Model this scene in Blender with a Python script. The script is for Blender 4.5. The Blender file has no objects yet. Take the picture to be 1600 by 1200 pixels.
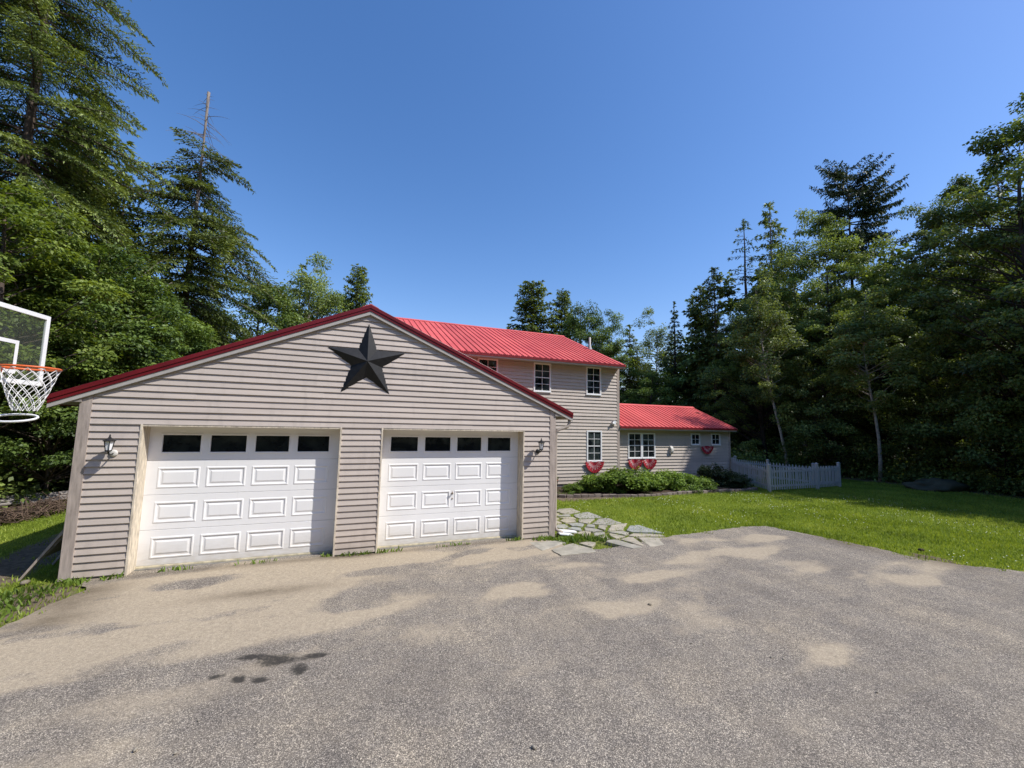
import bpy, math, random
import numpy as np
from mathutils import Vector, Matrix, noise
from mathutils.geometry import delaunay_2d_cdt

scene = bpy.context.scene
COL = scene.collection
RAD = math.radians
PI = math.pi

# ------------------------------------------------------------------ materials
def new_mat(name):
    m = bpy.data.materials.new(name)
    m.use_nodes = True
    nt = m.node_tree
    nt.nodes.clear()
    out = nt.nodes.new('ShaderNodeOutputMaterial')
    return m, nt, out

class N:
    """tiny node helper"""
    def __init__(s, nt): s.nt = nt
    def n(s, t, **kw):
        d = s.nt.nodes.new('ShaderNode' + t)
        for k, v in kw.items():
            if k in d.inputs.keys() if isinstance(k, str) else False: pass
            setattr(d, k, v)
        return d
    def set(s, sock, v):
        if isinstance(v, bpy.types.NodeSocket): s.nt.links.new(v, sock)
        else: sock.default_value = v
    def tex(s, kind, vec, scale, detail=3.0, rough=.55, dist=0.0):
        d = s.n('TexNoise')
        s.nt.links.new(vec, d.inputs['Vector'])
        d.inputs['Scale'].default_value = scale
        d.inputs['Detail'].default_value = detail
        d.inputs['Roughness'].default_value = rough
        d.inputs['Distortion'].default_value = dist
        return d.outputs['Fac'] if kind == 'f' else d.outputs['Color']
    def vor(s, vec, scale, feature='F1', out='Color'):
        d = s.n('TexVoronoi'); d.feature = feature
        s.nt.links.new(vec, d.inputs['Vector'])
        d.inputs['Scale'].default_value = scale
        return d.outputs[out]
    def ramp(s, fac, stops):
        d = s.n('ValToRGB')
        e = d.color_ramp.elements
        while len(e) < len(stops): e.new(.5)
        for el, (p, c) in zip(e, stops):
            el.position = p
            el.color = (*c, 1) if len(c) == 3 else c
        s.set(d.inputs['Fac'], fac)
        return d.outputs['Color']
    def mix(s, fac, a, b, mode='MIX'):
        d = s.n('Mix'); d.data_type = 'RGBA'; d.blend_type = mode
        s.set(d.inputs[0], fac)
        s.set(d.inputs[6], (*a, 1) if isinstance(a, tuple) else a)
        s.set(d.inputs[7], (*b, 1) if isinstance(b, tuple) else b)
        return d.outputs[2]
    def math(s, op, a, b=0.0, clamp=False):
        d = s.n('Math'); d.operation = op; d.use_clamp = clamp
        s.set(d.inputs[0], a); s.set(d.inputs[1], b)
        return d.outputs[0]
    def attr(s, name):
        d = s.n('Attribute'); d.attribute_name = name
        return d.outputs['Fac']
    def coord(s, which='Object'):
        return s.n('TexCoord').outputs[which]
    def pos(s):
        return s.n('NewGeometry').outputs['Position']
    def mapping(s, vec, scale):
        d = s.n('Mapping'); s.nt.links.new(vec, d.inputs['Vector'])
        d.inputs['Scale'].default_value = scale
        return d.outputs['Vector']
    def bump(s, h, strength, dist=.01):
        d = s.n('Bump'); d.inputs['Strength'].default_value = strength
        d.inputs['Distance'].default_value = dist
        s.nt.links.new(h, d.inputs['Height'])
        return d.outputs['Normal']
    def pbsdf(s, color, rough=.6, spec=.4, metal=0.0, normal=None, coat=0):
        d = s.n('BsdfPrincipled')
        s.set(d.inputs['Base Color'], (*color, 1) if isinstance(color, tuple) else color)
        s.set(d.inputs['Roughness'], rough)
        d.inputs['Specular IOR Level'].default_value = spec
        d.inputs['Metallic'].default_value = metal
        d.inputs['Coat Weight'].default_value = coat
        if normal is not None: s.nt.links.new(normal, d.inputs['Normal'])
        return d.outputs[0]

def simple(name, color, rough=.6, spec=.4, metal=0.0, var=.15, scale=6, stretch=(1, 1, 1), bump=0.0, bscale=60, coat=0):
    m, nt, out = new_mat(name); q = N(nt)
    v = q.mapping(q.pos(), stretch)
    f = q.tex('f', v, scale, 4, .6)
    lo = tuple(c * (1 - var) for c in color); hi = tuple(min(1, c * (1 + var)) for c in color)
    c = q.ramp(f, [(.3, lo), (.7, hi)])
    nb = q.bump(q.tex('f', v, bscale, 3), bump, .01) if bump else None
    nt.links.new(q.pbsdf(c, rough, spec, metal, nb, coat), out.inputs[0])
    return m

def foliage_mat(name, dark, mid, light, trans=.3, rough=.5):
    m, nt, out = new_mat(name); q = N(nt)
    t = q.attr('tint')
    info = q.n('ObjectInfo').outputs['Random']
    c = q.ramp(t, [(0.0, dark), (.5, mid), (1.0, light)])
    k = q.math('MULTIPLY_ADD', info, .35); nt.nodes[-1].inputs[2].default_value = .83
    c = q.mix(1.0, c, (1, 1, 1), 'MULTIPLY')
    mul = nt.nodes[-1]
    comb = q.n('CombineColor'); 
    for i in range(3): nt.links.new(k, comb.inputs[i])
    nt.links.new(comb.outputs[0], mul.inputs[7])
    p = q.pbsdf(c, rough, .35)
    tr = q.n('BsdfTranslucent')
    c2 = q.mix(1.0, c, (1.25, 1.2, .45), 'MULTIPLY')
    nt.links.new(c2, tr.inputs['Color'])
    mx = q.n('MixShader'); mx.inputs[0].default_value = trans
    nt.links.new(p, mx.inputs[1]); nt.links.new(tr.outputs[0], mx.inputs[2])
    nt.links.new(mx.outputs[0], out.inputs[0])
    return m

M = {}
# clapboard siding: weathered beige vinyl
def siding_mat(name, base):
    m, nt, out = new_mat(name); q = N(nt)
    p = q.pos()
    f = q.tex('f', q.mapping(p, (.6, .6, 9.8)), 1.0, 2, .5)
    g = q.tex('f', q.mapping(p, (5, 5, 1.2)), 1.4, 5, .65)
    h = q.tex('f', q.mapping(p, (3, 60, 60)), 3.0, 3, .6)
    c = q.ramp(f, [(.35, tuple(x * .93 for x in base)), (.65, tuple(min(1, x * 1.05) for x in base))])
    c = q.mix(q.math('MULTIPLY', q.math('SUBTRACT', g, .52, True), 1.6, True), c, tuple(x * .62 for x in base))
    sep = q.n('SeparateXYZ'); nt.links.new(p, sep.inputs[0])
    wn = q.n('TexWhiteNoise'); wn.noise_dimensions = '2D'
    cx = q.n('CombineXYZ')
    nt.links.new(q.math('FLOOR', q.math('DIVIDE', q.math('SUBTRACT', sep.outputs[2], .0305), .2032)), cx.inputs[0])
    nt.links.new(q.math('FLOOR', q.math('DIVIDE', q.math('ADD', sep.outputs[0], 40.7), 3.66)), cx.inputs[1])
    nt.links.new(cx.outputs[0], wn.inputs['Vector'])
    c = q.mix(.85, c, q.ramp(wn.outputs['Value'], [(0, (.90, .905, .91)), (1, (1.05, 1.045, 1.04))]), 'MULTIPLY')
    # splashed soil on the lowest courses
    low = q.math('SUBTRACT', .55, sep.outputs[2], True)
    low = q.math('MULTIPLY', low, q.tex('f', p, 7, 4), True)
    c = q.mix(q.math('MULTIPLY', low, 1.3, True), c, (.27, .215, .15))
    nt.links.new(q.pbsdf(c, .55, .3, 0, q.bump(h, .25, .004)), out.inputs[0])
    return m
M['siding'] = siding_mat('beige_vinyl_siding', (.535, .462, .398))
M['siding_house'] = siding_mat('house_vinyl_siding', (.53, .462, .395))
M['trim'] = simple('weathered_trim', (.40, .335, .285), .65, .3, var=.28, scale=5, stretch=(6, 6, .8), bump=.15)
M['jamb'] = simple('aged_cream_jamb', (.62, .54, .42), .7, .3, var=.35, scale=9, stretch=(3, 3, .7), bump=.2)
M['fascia'] = simple('pale_grey_fascia', (.44, .41, .37), .5, .4, var=.1)
M['soffit'] = simple('taupe_soffit', (.33, .29, .25), .6, .3, var=.1, stretch=(1, 12, 1))
M['white'] = simple('white_vinyl', (.80, .80, .79), .4, .4, var=.05, scale=3)
M['red_trim'] = simple('dark_red_metal_trim', (.15, .010, .014), .35, .5, var=.15, scale=3)
def roof_mat():
    m, nt, out = new_mat('red_standing_seam_metal'); q = N(nt)
    p = q.pos()
    f = q.tex('f', p, .8, 4, .6); g = q.tex('f', q.mapping(p, (9, .6, .6)), 2, 4, .6)
    c = q.ramp(f, [(.3, (.58, .092, .085)), (.7, (.68, .130, .115))])
    c = q.mix(q.math('MULTIPLY', q.math('SUBTRACT', g, .55, True), 1.8, True), c, (.55, .10, .09))
    sp = q.n('SeparateXYZ'); nt.links.new(p, sp.inputs[0])
    wn = q.n('TexWhiteNoise'); wn.noise_dimensions = '1D'
    nt.links.new(q.math('FLOOR', q.math('DIVIDE', sp.outputs[0], .916)), wn.inputs['W'])
    c = q.mix(.8, c, q.ramp(wn.outputs['Value'], [(0, (.86, .86, .86)), (1, (1.06, 1.06, 1.06))]), 'MULTIPLY')
    st = q.tex('f', q.mapping(p, (14, .35, .35)), 1.6, 4, .65)
    c = q.mix(.7, c, q.ramp(st, [(.35, (.82, .80, .80)), (.6, (1.05, 1.05, 1.05))]), 'MULTIPLY')
    nt.links.new(q.pbsdf(c, q.math('MULTIPLY_ADD', f, .3), .3), out.inputs[0])
    nt.nodes[-1].inputs[2].default_value = .3
    return m
M['roof'] = roof_mat()
M['roof_dark'] = simple('dark_red_roof_edge', (.22, .014, .02), .5, .4, var=.3, scale=20)
def door_mat():
    m, nt, out = new_mat('white_door_steel'); q = N(nt)
    p = q.pos()
    grain = q.tex('f', q.mapping(p, (7, 7, 160)), 2, 4, .6)
    f = q.tex('f', p, 1.3, 4, .6)
    c = q.ramp(f, [(.3, (.84, .83, .81)), (.7, (.90, .89, .865))])
    sep = q.n('SeparateXYZ'); nt.links.new(p, sep.inputs[0])
    low = q.math('MULTIPLY', q.math('SUBTRACT', .45, sep.outputs[2], True), q.tex('f', q.mapping(p, (3, 3, 9)), 3, 5), True)
    c = q.mix(q.math('MULTIPLY', low, 2.2, True), c, (.50, .43, .32))
    st = q.tex('f', q.mapping(p, (11, 11, .6)), 2, 4, .7)
    c = q.mix(q.math('MULTIPLY', q.math('SUBTRACT', st, .6, True), 1.2, True), c, (.62, .61, .58))
    nt.links.new(q.pbsdf(c, .45, .4, 0, q.bump(grain, .12, .003)), out.inputs[0])
    return m
M['door'] = door_mat()
M['seal'] = simple('dirty_vinyl_seal', (.62, .55, .38), .7, .3, var=.35, scale=8)
def glass_mat(name, c0, c1):
    m, nt, out = new_mat(name); q = N(nt)
    f = q.tex('f', q.pos(), 3.1, 3, .6)
    c = q.ramp(f, [(.4, c0), (.66, c1)])
    w = q.bump(q.tex('f', q.pos(), 1.7, 1), .03, .05)
    nt.links.new(q.pbsdf(c, .03, .5, 0, w), out.inputs[0])
    return m
M['glass'] = glass_mat('dark_window_glass', (.008, .010, .011), (.022, .028, .026))
M['glass_house'] = glass_mat('house_window_glass', (.006, .008, .010), (.055, .07, .068))  # lighter greenish patches paint a reflection into the pane colour
M['concrete'] = simple('concrete', (.26, .245, .22), .85, .2, var=.25, scale=9, bump=.4)
M['black_metal'] = simple('black_star_metal', (.011, .0115, .0125), .5, .35, var=.4, scale=14)
M['lantern_black'] = simple('black_lantern_metal', (.012, .012, .012), .4, .5, var=.2)
M['lantern_white'] = simple('pale_mount', (.62, .60, .55), .6, .4, var=.15)
M['lamp_glass'] = simple('frosted_lamp_glass', (.86, .87, .87), .2, .6, var=.08)
M['gutter'] = simple('beige_gutter', (.42, .36, .30), .5, .4, var=.2, scale=4)
M['star'] = M['black_metal']
M['fence'] = simple('white_picket_vinyl', (.48, .475, .47), .5, .4, var=.08, scale=4)
M['bark'] = simple('grey_brown_bark', (.11, .085, .068), .9, .15, var=.45, scale=7, stretch=(1, 1, .25), bump=.8, bscale=14)
M['bark_dark'] = simple('dark_bark', (.055, .045, .038), .9, .15, var=.4, scale=7, stretch=(1, 1, .25), bump=.8, bscale=14)
M['bark_dead'] = simple('weathered_dead_wood', (.20, .17, .145), .9, .15, var=.4, scale=6, stretch=(1, 1, .2), bump=.7, bscale=14)
M['bark_pale'] = simple('pale_birch_bark', (.36, .33, .29), .8, .2, var=.4, scale=8, stretch=(.7, .7, 2.0), bump=.3)
M['hemlock'] = foliage_mat('hemlock_needles', (0.0425, 0.0637, 0.0212), (0.1593, 0.21, 0.0531), (0.354, 0.413, 0.1003), .25)
M['spruce'] = foliage_mat('spruce_needles', (0.0299, 0.0529, 0.0253), (0.092, 0.1403, 0.0529), (0.1955, 0.253, 0.092), .2)
M['pine'] = foliage_mat('pine_needles', (0.016, 0.028, 0.016), (0.042, 0.066, 0.03), (0.09, 0.12, 0.048), .15)
M['maple'] = foliage_mat('maple_leaves', (0.0439, 0.0805, 0.022), (0.1342, 0.205, 0.0439), (0.2928, 0.3904, 0.083), .35)
M['lime_leaf'] = foliage_mat('yellow_green_leaves', (0.0633, 0.0978, 0.0172), (0.1782, 0.2472, 0.0403), (0.3335, 0.414, 0.0805), .4)
M['birch'] = foliage_mat('birch_leaves', (0.077, 0.11, 0.033), (0.209, 0.2695, 0.088), (0.374, 0.44, 0.154), .35)
M['dark_leaf'] = foliage_mat('shaded_leaves', (0.0483, 0.0736, 0.023), (0.1667, 0.2242, 0.0575), (0.345, 0.4255, 0.115), .3)
M['shrub'] = foliage_mat('shrub_leaves', (0.0517, 0.0978, 0.0138), (0.161, 0.253, 0.0322), (0.322, 0.437, 0.0633), .3)
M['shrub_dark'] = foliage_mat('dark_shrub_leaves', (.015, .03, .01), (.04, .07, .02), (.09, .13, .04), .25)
M['grass'] = foliage_mat('lawn_grass_blades', (0.14, 0.195, 0.026), (0.26, 0.34, 0.045), (0.4, 0.46, 0.085), .35)
M['weed'] = foliage_mat('weed_leaves', (0.08, 0.14, 0.02), (0.17, 0.26, 0.04), (0.3, 0.4, 0.08), .35)
M['clover'] = simple('white_clover_flower', (.7, .7, .62), .8, .2)

def lawn_mat():
    m, nt, out = new_mat('lawn_ground'); q = N(nt)
    p = q.pos()
    a = q.tex('f', p, .55, 4, .6); b = q.tex('f', p, 9, 4, .7); d = q.tex('f', p, 55, 3, .7)
    c = q.ramp(a, [(.3, (.125, .185, .024)), (.52, (.18, .245, .030)), (.72, (.25, .285, .048))])
    c2 = q.ramp(d, [(.35, (.35, .36, .30)), (.62, (1.35, 1.3, 1.2))])
    c = q.mix(.85, c, c2, 'MULTIPLY')
    c3 = q.ramp(b, [(.3, (.62, .68, .6)), (.7, (1.3, 1.2, 1.1))])
    c = q.mix(.8, c, c3, 'MULTIPLY')
    soil = q.attr('soil')
    sn = q.math('MULTIPLY', soil, q.math('ADD', q.tex('f', p, 3.5, 4), .55), False)
    sn = q.ramp(sn, [(.42, (0, 0, 0)), (.6, (1, 1, 1))])
    soilc = q.ramp(q.tex('f', p, 14, 4), [(.3, (.13, .10, .068)), (.7, (.26, .205, .14))])
    c = q.mix(sn, c, soilc)
    h = q.tex('f', p, 38, 4, .7)
    nt.links.new(q.pbsdf(c, .9, .1, 0, q.bump(h, .9, .04)), out.inputs[0])
    return m
M['lawn'] = lawn_mat()
def floor_mat():
    m, nt, out = new_mat('forest_floor'); q = N(nt)
    p = q.pos()
    c = q.ramp(q.tex('f', p, 1.2, 5, .65), [(.3, (.045, .05, .02)), (.55, (.075, .068, .038)), (.75, (.06, .085, .022))])
    nt.links.new(q.pbsdf(c, .95, .1, 0, q.bump(q.tex('f', p, 6, 4), .8, .1)), out.inputs[0])
    return m
M['floor'] = floor_mat()

def asphalt_mat():
    m, nt, out = new_mat('worn_asphalt'); q = N(nt)
    p = q.pos()
    sand = q.attr('sand'); dark = q.attr('dark')
    cell = q.vor(p, 185, 'F1', 'Color')
    sep = q.n('SeparateColor'); nt.links.new(cell, sep.inputs[0])
    r = sep.outputs[0]
    agg = q.ramp(r, [(.0, (.070, .065, .061)), (.35, (.130, .121, .112)), (.6, (.176, .164, .150)), (.82, (.245, .226, .204)), (.96, (.46, .43, .38))])
    fine = q.tex('f', p, 260, 2, .6)
    fc = q.ramp(fine, [(.35, (.6, .6, .6)), (.65, (1.35, 1.33, 1.3))])
    agg = q.mix(.7, agg, fc, 'MULTIPLY')
    gr = q.ramp(q.tex('f', p, 52, 3, .8), [(.36, (.66, .66, .67)), (.5, (1, 1, 1)), (.64, (1.42, 1.40, 1.36))])
    agg = q.mix(.75, agg, gr, 'MULTIPLY')
    big = q.tex('f', p, .8, 5, .6)
    bc = q.ramp(big, [(.3, (.84, .83, .83)), (.5, (.98, .97, .96)), (.7, (1.20, 1.16, 1.08))])
    agg = q.mix(1.0, agg, bc, 'MULTIPLY')
    agg = q.mix(1.0, agg, (1.36, 1.31, 1.21), 'MULTIPLY')
    mid = q.ramp(q.tex('f', p, 5.5, 5, .7), [(.3, (.84, .84, .86)), (.7, (1.14, 1.12, 1.08))])
    agg = q.mix(.9, agg, mid, 'MULTIPLY')
    mp = q.mapping(p, (.42, 1.9, 1)); mp.node.inputs['Rotation'].default_value = (0, 0, RAD(-32))
    du = q.ramp(q.tex('f', mp, 1.25, 6, .66, .6), [(.48, (0, 0, 0)), (.72, (.26, .26, .26))])
    agg = q.mix(du, agg, (.34, .285, .205))
    mp2 = q.mapping(p, (1.6, .30, 1)); mp2.node.inputs['Rotation'].default_value = (0, 0, RAD(-18))
    tk = q.ramp(q.tex('f', mp2, 1.1, 4, .6, .4), [(.35, (.84, .84, .85)), (.65, (1.08, 1.08, 1.07))])
    agg = q.mix(.9, agg, tk, 'MULTIPLY')
    # drifted sand
    sn = q.ramp(q.tex('f', p, 26, 3, .7), [(.3, (.80, .80, .80)), (.7, (1.12, 1.12, 1.12))])
    sc = q.ramp(q.tex('f', p, 140, 3, .7), [(.3, (.34, .275, .188)), (.55, (.48, .398, .283)), (.75, (.60, .512, .38))])
    sc = q.mix(1.0, sc, sn, 'MULTIPLY')
    n1 = q.tex('f', p, 2.6, 6, .68); n2 = q.tex('f', p, 75, 3, .75)
    n3 = q.tex('f', q.mapping(p, (1.0, .45, 1)), 7.5, 6, .72, 1.2)
    nn = q.math('ADD', q.math('MULTIPLY', n1, .75), q.math('ADD', q.math('MULTIPLY', n2, .45), q.math('MULTIPLY', n3, .65)))
    s = q.math('MULTIPLY', sand, nn)
    s = q.ramp(s, [(.27, (0, 0, 0)), (.42, (.30, .30, .30)), (.66, (.88, .88, .88))])
    s = q.mix(.55, s, q.ramp(r, [(.15, (.45, .45, .45)), (.4, (1, 1, 1))]), 'MULTIPLY')
    c = q.mix(s, agg, sc)
    # damp / oil spots
    dn = q.math('MULTIPLY', dark, q.math('ADD', q.math('MULTIPLY', q.tex('f', p, 30, 5, .75), 1.5), q.math('MULTIPLY', r, .25)))
    dn = q.ramp(dn, [(.36, (0, 0, 0)), (.62, (.92, .92, .92))])
    c = q.mix(dn, c, (.035, .032, .028))
    dd = q.attr('damp')
    dd = q.math('MULTIPLY', dd, q.math('ADD', q.tex('f', p, 5, 5, .7), .2), True)
    c = q.mix(dd, c, (.11, .085, .055))
    hb = q.vor(p, 185, 'F1', 'Distance')
    b1 = q.bump(hb, .45, .006)
    bb = q.n('Bump'); bb.inputs['Strength'].default_value = .35; bb.inputs['Distance'].default_value = .03
    nt.links.new(q.tex('f', p, 7, 5, .6), bb.inputs['Height']); nt.links.new(b1, bb.inputs['Normal'])
    nt.links.new(q.pbsdf(c, .88, .2, 0, bb.outputs[0]), out.inputs[0])
    return m
M['asphalt'] = asphalt_mat()
def stone_mat(name, cols, sc=4):
    m, nt, out = new_mat(name); q = N(nt)
    p = q.pos(); rnd = q.n('ObjectInfo').outputs['Random']
    base = q.ramp(rnd, cols)
    f = q.ramp(q.tex('f', p, sc, 6, .7), [(.3, (.62, .62, .60)), (.7, (1.25, 1.22, 1.15))])
    c = q.mix(.9, base, f, 'MULTIPLY')
    nt.links.new(q.pbsdf(c, .8, .25, 0, q.bump(q.tex('f', p, 18, 5, .7), .5, .02)), out.inputs[0])
    return m
M['flag'] = stone_mat('flagstone', [(0, (.33, .32, .285)), (.3, (.40, .365, .29)), (.6, (.43, .385, .305)), (1, (.33, .345, .33))])
M['paver'] = stone_mat('edging_stone', [(0, (.17, .14, .12)), (.5, (.22, .18, .16)), (1, (.25, .22, .19))], 9)
M['pebble'] = stone_mat('pebble', [(0, (.20, .17, .12)), (.5, (.35, .32, .27)), (1, (.10, .085, .06))], 40)
M['boulder'] = stone_mat('mossy_boulder', [(0, (.085, .085, .055)), (1, (.10, .095, .065))], 3)
M['soil'] = simple('bed_mulch', (.075, .055, .04), .95, .1, var=.5, scale=12, bump=.8, bscale=30)
M['plank'] = simple('grey_old_planks', (.30, .27, .25), .85, .2, var=.35, scale=5, stretch=(1, 14, 14), bump=.4)
M['brush'] = simple('dry_brown_twigs', (.13, .09, .065), .95, .1, var=.5, scale=9)
M['clay'] = simple('clay_pot', (.20, .10, .065), .8, .2, var=.2)
M['pole'] = simple('black_steel_pole', (.02, .02, .022), .4, .5)
M['orange'] = simple('orange_rim_paint', (.72, .14, .03), .45, .45, var=.12)
M['net'] = simple('white_net_cord', (.78, .77, .74), .8, .2)
M['board_white'] = simple('white_board_frame', (.82, .82, .80), .4, .4, var=.05)
M['pink'] = simple('faded_pink_grip', (.62, .25, .33), .5, .4)
def acrylic():
    m, nt, out = new_mat('smoky_clear_acrylic'); q = N(nt)
    t = q.n('BsdfTransparent'); t.inputs[0].default_value = (.80, .82, .79, 1)
    g = q.pbsdf((.32, .36, .30), .12, .5)
    mx = q.n('MixShader'); mx.inputs[0].default_value = .07
    nt.links.new(t.outputs[0], mx.inputs[1]); nt.links.new(g, mx.inputs[2])
    nt.links.new(mx.outputs[0], out.inputs[0])
    return m
M['acrylic'] = acrylic()
def bunting_mat():
    m, nt, out = new_mat('striped_bunting_cloth'); q = N(nt)
    t = q.attr('tint')
    c = q.ramp(t, [(0, (.10, .012, .03)), (.22, (.42, .03, .045)), (.42, (.42, .03, .045)), (.50, (.55, .41, .39)), (.60, (.55, .41, .39)), (.66, (.38, .03, .045)), (1, (.42, .04, .05))])
    nt.links.new(q.pbsdf(c, .9, .1), out.inputs[0])
    return m
M['bunting'] = bunting_mat()

# ------------------------------------------------------------------ mesh helpers
class MB:
    def __init__(s): s.v = []; s.f = []
    def quad(s, a, b, c, d):
        i = len(s.v); s.v += [tuple(a), tuple(b), tuple(c), tuple(d)]; s.f.append((i, i+1, i+2, i+3)); return s
    def poly(s, pts):
        i = len(s.v); s.v += [tuple(p) for p in pts]; s.f.append(tuple(range(i, i+len(pts)))); return s
    def box(s, x0, x1, y0, y1, z0, z1):
        i = len(s.v)
        s.v += [(x0,y0,z0),(x1,y0,z0),(x1,y1,z0),(x0,y1,z0),(x0,y0,z1),(x1,y0,z1),(x1,y1,z1),(x0,y1,z1)]
        for f in ((0,3,2,1),(4,5,6,7),(0,1,5,4),(1,2,6,5),(2,3,7,6),(3,0,4,7)): s.f.append(tuple(i+k for k in f))
        return s
    def prism(s, prof, a, b):
        """prof: points (list of 3D at a) extruded by vector b"""
        i = len(s.v); n = len(prof)
        s.v += [tuple(p) for p in prof] + [tuple(Vector(p)+Vector(b)) for p in prof]
        s.f.append(tuple(range(i, i+n))); s.f.append(tuple(range(i+2*n-1, i+n-1, -1)))
        for k in range(n):
            j = (k+1) % n; s.f.append((i+k, i+n+k, i+n+j, i+j))
        return s
    def tube(s, pts, rads, n=8, cap=True):
        pts = [Vector(p) for p in pts]
        if not hasattr(rads, '__len__'): rads = [rads]*len(pts)
        i0 = len(s.v)
        ref = None
        for k, p in enumerate(pts):
            d = (pts[min(k+1, len(pts)-1)] - pts[max(k-1, 0)]).normalized()
            if ref is None: ref = Vector((0,0,1)) if abs(d.z) < .9 else Vector((1,0,0))
            u = d.cross(ref).normalized(); w = u.cross(d).normalized(); 
            for j in range(n):
                a = 2*PI*j/n
                s.v.append(tuple(p + u*math.cos(a)*rads[k] + w*math.sin(a)*rads[k]))
        for k in range(len(pts)-1):
            for j in range(n):
                a = i0+k*n+j; b = i0+k*n+(j+1) % n
                s.f.append((a, b, b+n, a+n))
        if cap:
            s.f.append(tuple(i0+j for j in range(n-1, -1, -1)))
            e = i0+(len(pts)-1)*n; s.f.append(tuple(e+j for j in range(n)))
        return s
    def lathe(s, prof, n=20, c=(0,0,0), axis='z'):
        i0 = len(s.v)
        for r, z in prof:
            for j in range(n):
                a = 2*PI*j/n; x, y = r*math.cos(a), r*math.sin(a)
                s.v.append((c[0]+x, c[1]+y, c[2]+z) if axis == 'z' else (c[0]+x, c[1]-z, c[2]+y))
        for k in range(len(prof)-1):
            for j in range(n):
                a = i0+k*n+j; b = i0+k*n+(j+1) % n
                s.f.append((a, b, b+n, a+n))
        return s

def world_loc(o):
    v = Vector((0,0,0))
    while o is not None: v += o.location; o = o.parent
    return v
def build(name, mb, mat, parent=None, smooth=False, bevel=0.0):
    off = world_loc(parent)
    me = bpy.data.meshes.new(name)
    me.from_pydata([(x-off.x, y-off.y, z-off.z) for x, y, z in mb.v], [], mb.f)
    me.materials.append(mat)
    o = bpy.data.objects.new(name, me); COL.objects.link(o); o.parent = parent
    if smooth: me.polygons.foreach_set('use_smooth', [True]*len(me.polygons))
    if bevel:
        b = o.modifiers.new('bevel', 'BEVEL'); b.width = bevel; b.segments = 2; b.limit_method = 'ANGLE'
    me.update()
    return o
def tag(o, label, cat, group=None, kind=None):
    if label: o['label'] = label
    if cat: o['category'] = cat
    if group: o['group'] = group
    if kind: o['kind'] = kind
    return o
def thing(name, loc, label, cat, group=None):
    o = bpy.data.objects.new(name, None); COL.objects.link(o); o.location = loc
    o.empty_display_size = .2
    return tag(o, label, cat, group)
def structure(o): o['kind'] = 'structure'; return o
def copy_tree(o, parent=None):
    c = o.copy(); COL.objects.link(c); c.parent = parent
    for ch in list(o.children): copy_tree(ch, c)
    return c

def quads_mesh(name, V, tint, mat, tris=False):
    """V: (n,k,3) array of polygons, tint (n,) -> mesh"""
    n, k = V.shape[0], V.shape[1]
    me = bpy.data.meshes.new(name)
    me.vertices.add(n*k); me.vertices.foreach_set('co', V.astype(np.float32).reshape(-1))
    me.loops.add(n*k); me.loops.foreach_set('vertex_index', np.arange(n*k, dtype=np.int32))
    me.polygons.add(n); me.polygons.foreach_set('loop_start', np.arange(0, n*k, k, dtype=np.int32))
    try: me.polygons.foreach_set('loop_total', np.full(n, k, dtype=np.int32))
    except Exception: pass
    a = me.attributes.new('tint', 'FLOAT', 'POINT')
    a.data.foreach_set('value', np.repeat(np.clip(tint, 0, 1), k).astype(np.float32))
    me.materials.append(mat)
    me.update(calc_edges=True)
    me.validate()
    return me
def mesh_obj(name, me, parent=None):
    o = bpy.data.objects.new(name, me); COL.objects.link(o); o.parent = parent; return o

# ------------------------------------------------------------------ camera, sun, sky
CAM = dict(f=646.863, yaw=.376734, pitch=.101400, roll=.019720, loc=(.06726, -7.82305, 2.25007))
def camera():
    cy, sy = math.cos(CAM['yaw']), math.sin(CAM['yaw'])
    fwd = Vector((sy, cy, 0)); right = Vector((cy, -sy, 0)); up = Vector((0, 0, 1))
    cp, sp = math.cos(CAM['pitch']), math.sin(CAM['pitch'])
    w = fwd*cp + up*sp; u = up*cp - fwd*sp
    cr, sr = math.cos(CAM['roll']), math.sin(CAM['roll'])
    r2 = right*cr + u*sr; u2 = u*cr - right*sr
    cam = bpy.data.cameras.new('camera'); o = bpy.data.objects.new('camera', cam); COL.objects.link(o)
    mtx = Matrix((r2, u2, -w)).transposed().to_4x4(); mtx.translation = Vector(CAM['loc'])
    o.matrix_world = mtx
    cam.sensor_fit = 'HORIZONTAL'; cam.sensor_width = 36; cam.lens = 36*CAM['f']/1600
    cam.clip_start = .05; cam.clip_end = 3000
    scene.camera = o
camera()
SUN = Vector((1.35, -1.0, 2.0)).normalized()
def lights():
    l = bpy.data.lights.new('sun', 'SUN'); l.energy = 5.0; l.angle = RAD(.53); l.color = (1, .965, .91)
    o = bpy.data.objects.new('sun', l); COL.objects.link(o); o.location = (20, -12, 30)
    o.rotation_euler = (-SUN).to_track_quat('-Z', 'Y').to_euler()
    w = bpy.data.worlds.new('World'); scene.world = w; w.use_nodes = True
    nt = w.node_tree; nt.nodes.clear(); q = N(nt)
    sky = q.n('TexSky'); sky.sky_type = 'NISHITA'; sky.sun_disc = False
    sky.sun_elevation = math.asin(SUN.z); sky.sun_rotation = math.atan2(SUN.x, SUN.y)
    sky.altitude = 300; sky.air_density = 1.12; sky.dust_density = .8; sky.ozone_density = 2.0
    hs = q.n('HueSaturation'); hs.inputs['Saturation'].default_value = 1.27; hs.inputs['Value'].default_value = 1.2
    nt.links.new(sky.outputs[0], hs.inputs['Color'])
    bg = q.n('Background'); bg.inputs['Strength'].default_value = .15
    tint = q.mix(1.0, hs.outputs[0], (1.10, .985, 1.07), 'MULTIPLY')
    nt.links.new(tint, bg.inputs['Color'])
    out = q.n('OutputWorld'); nt.links.new(bg.outputs[0], out.inputs[0])
lights()
scene.view_settings.view_transform = 'Standard'
scene.view_settings.look = 'None'
scene.view_settings.exposure = 0
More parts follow.
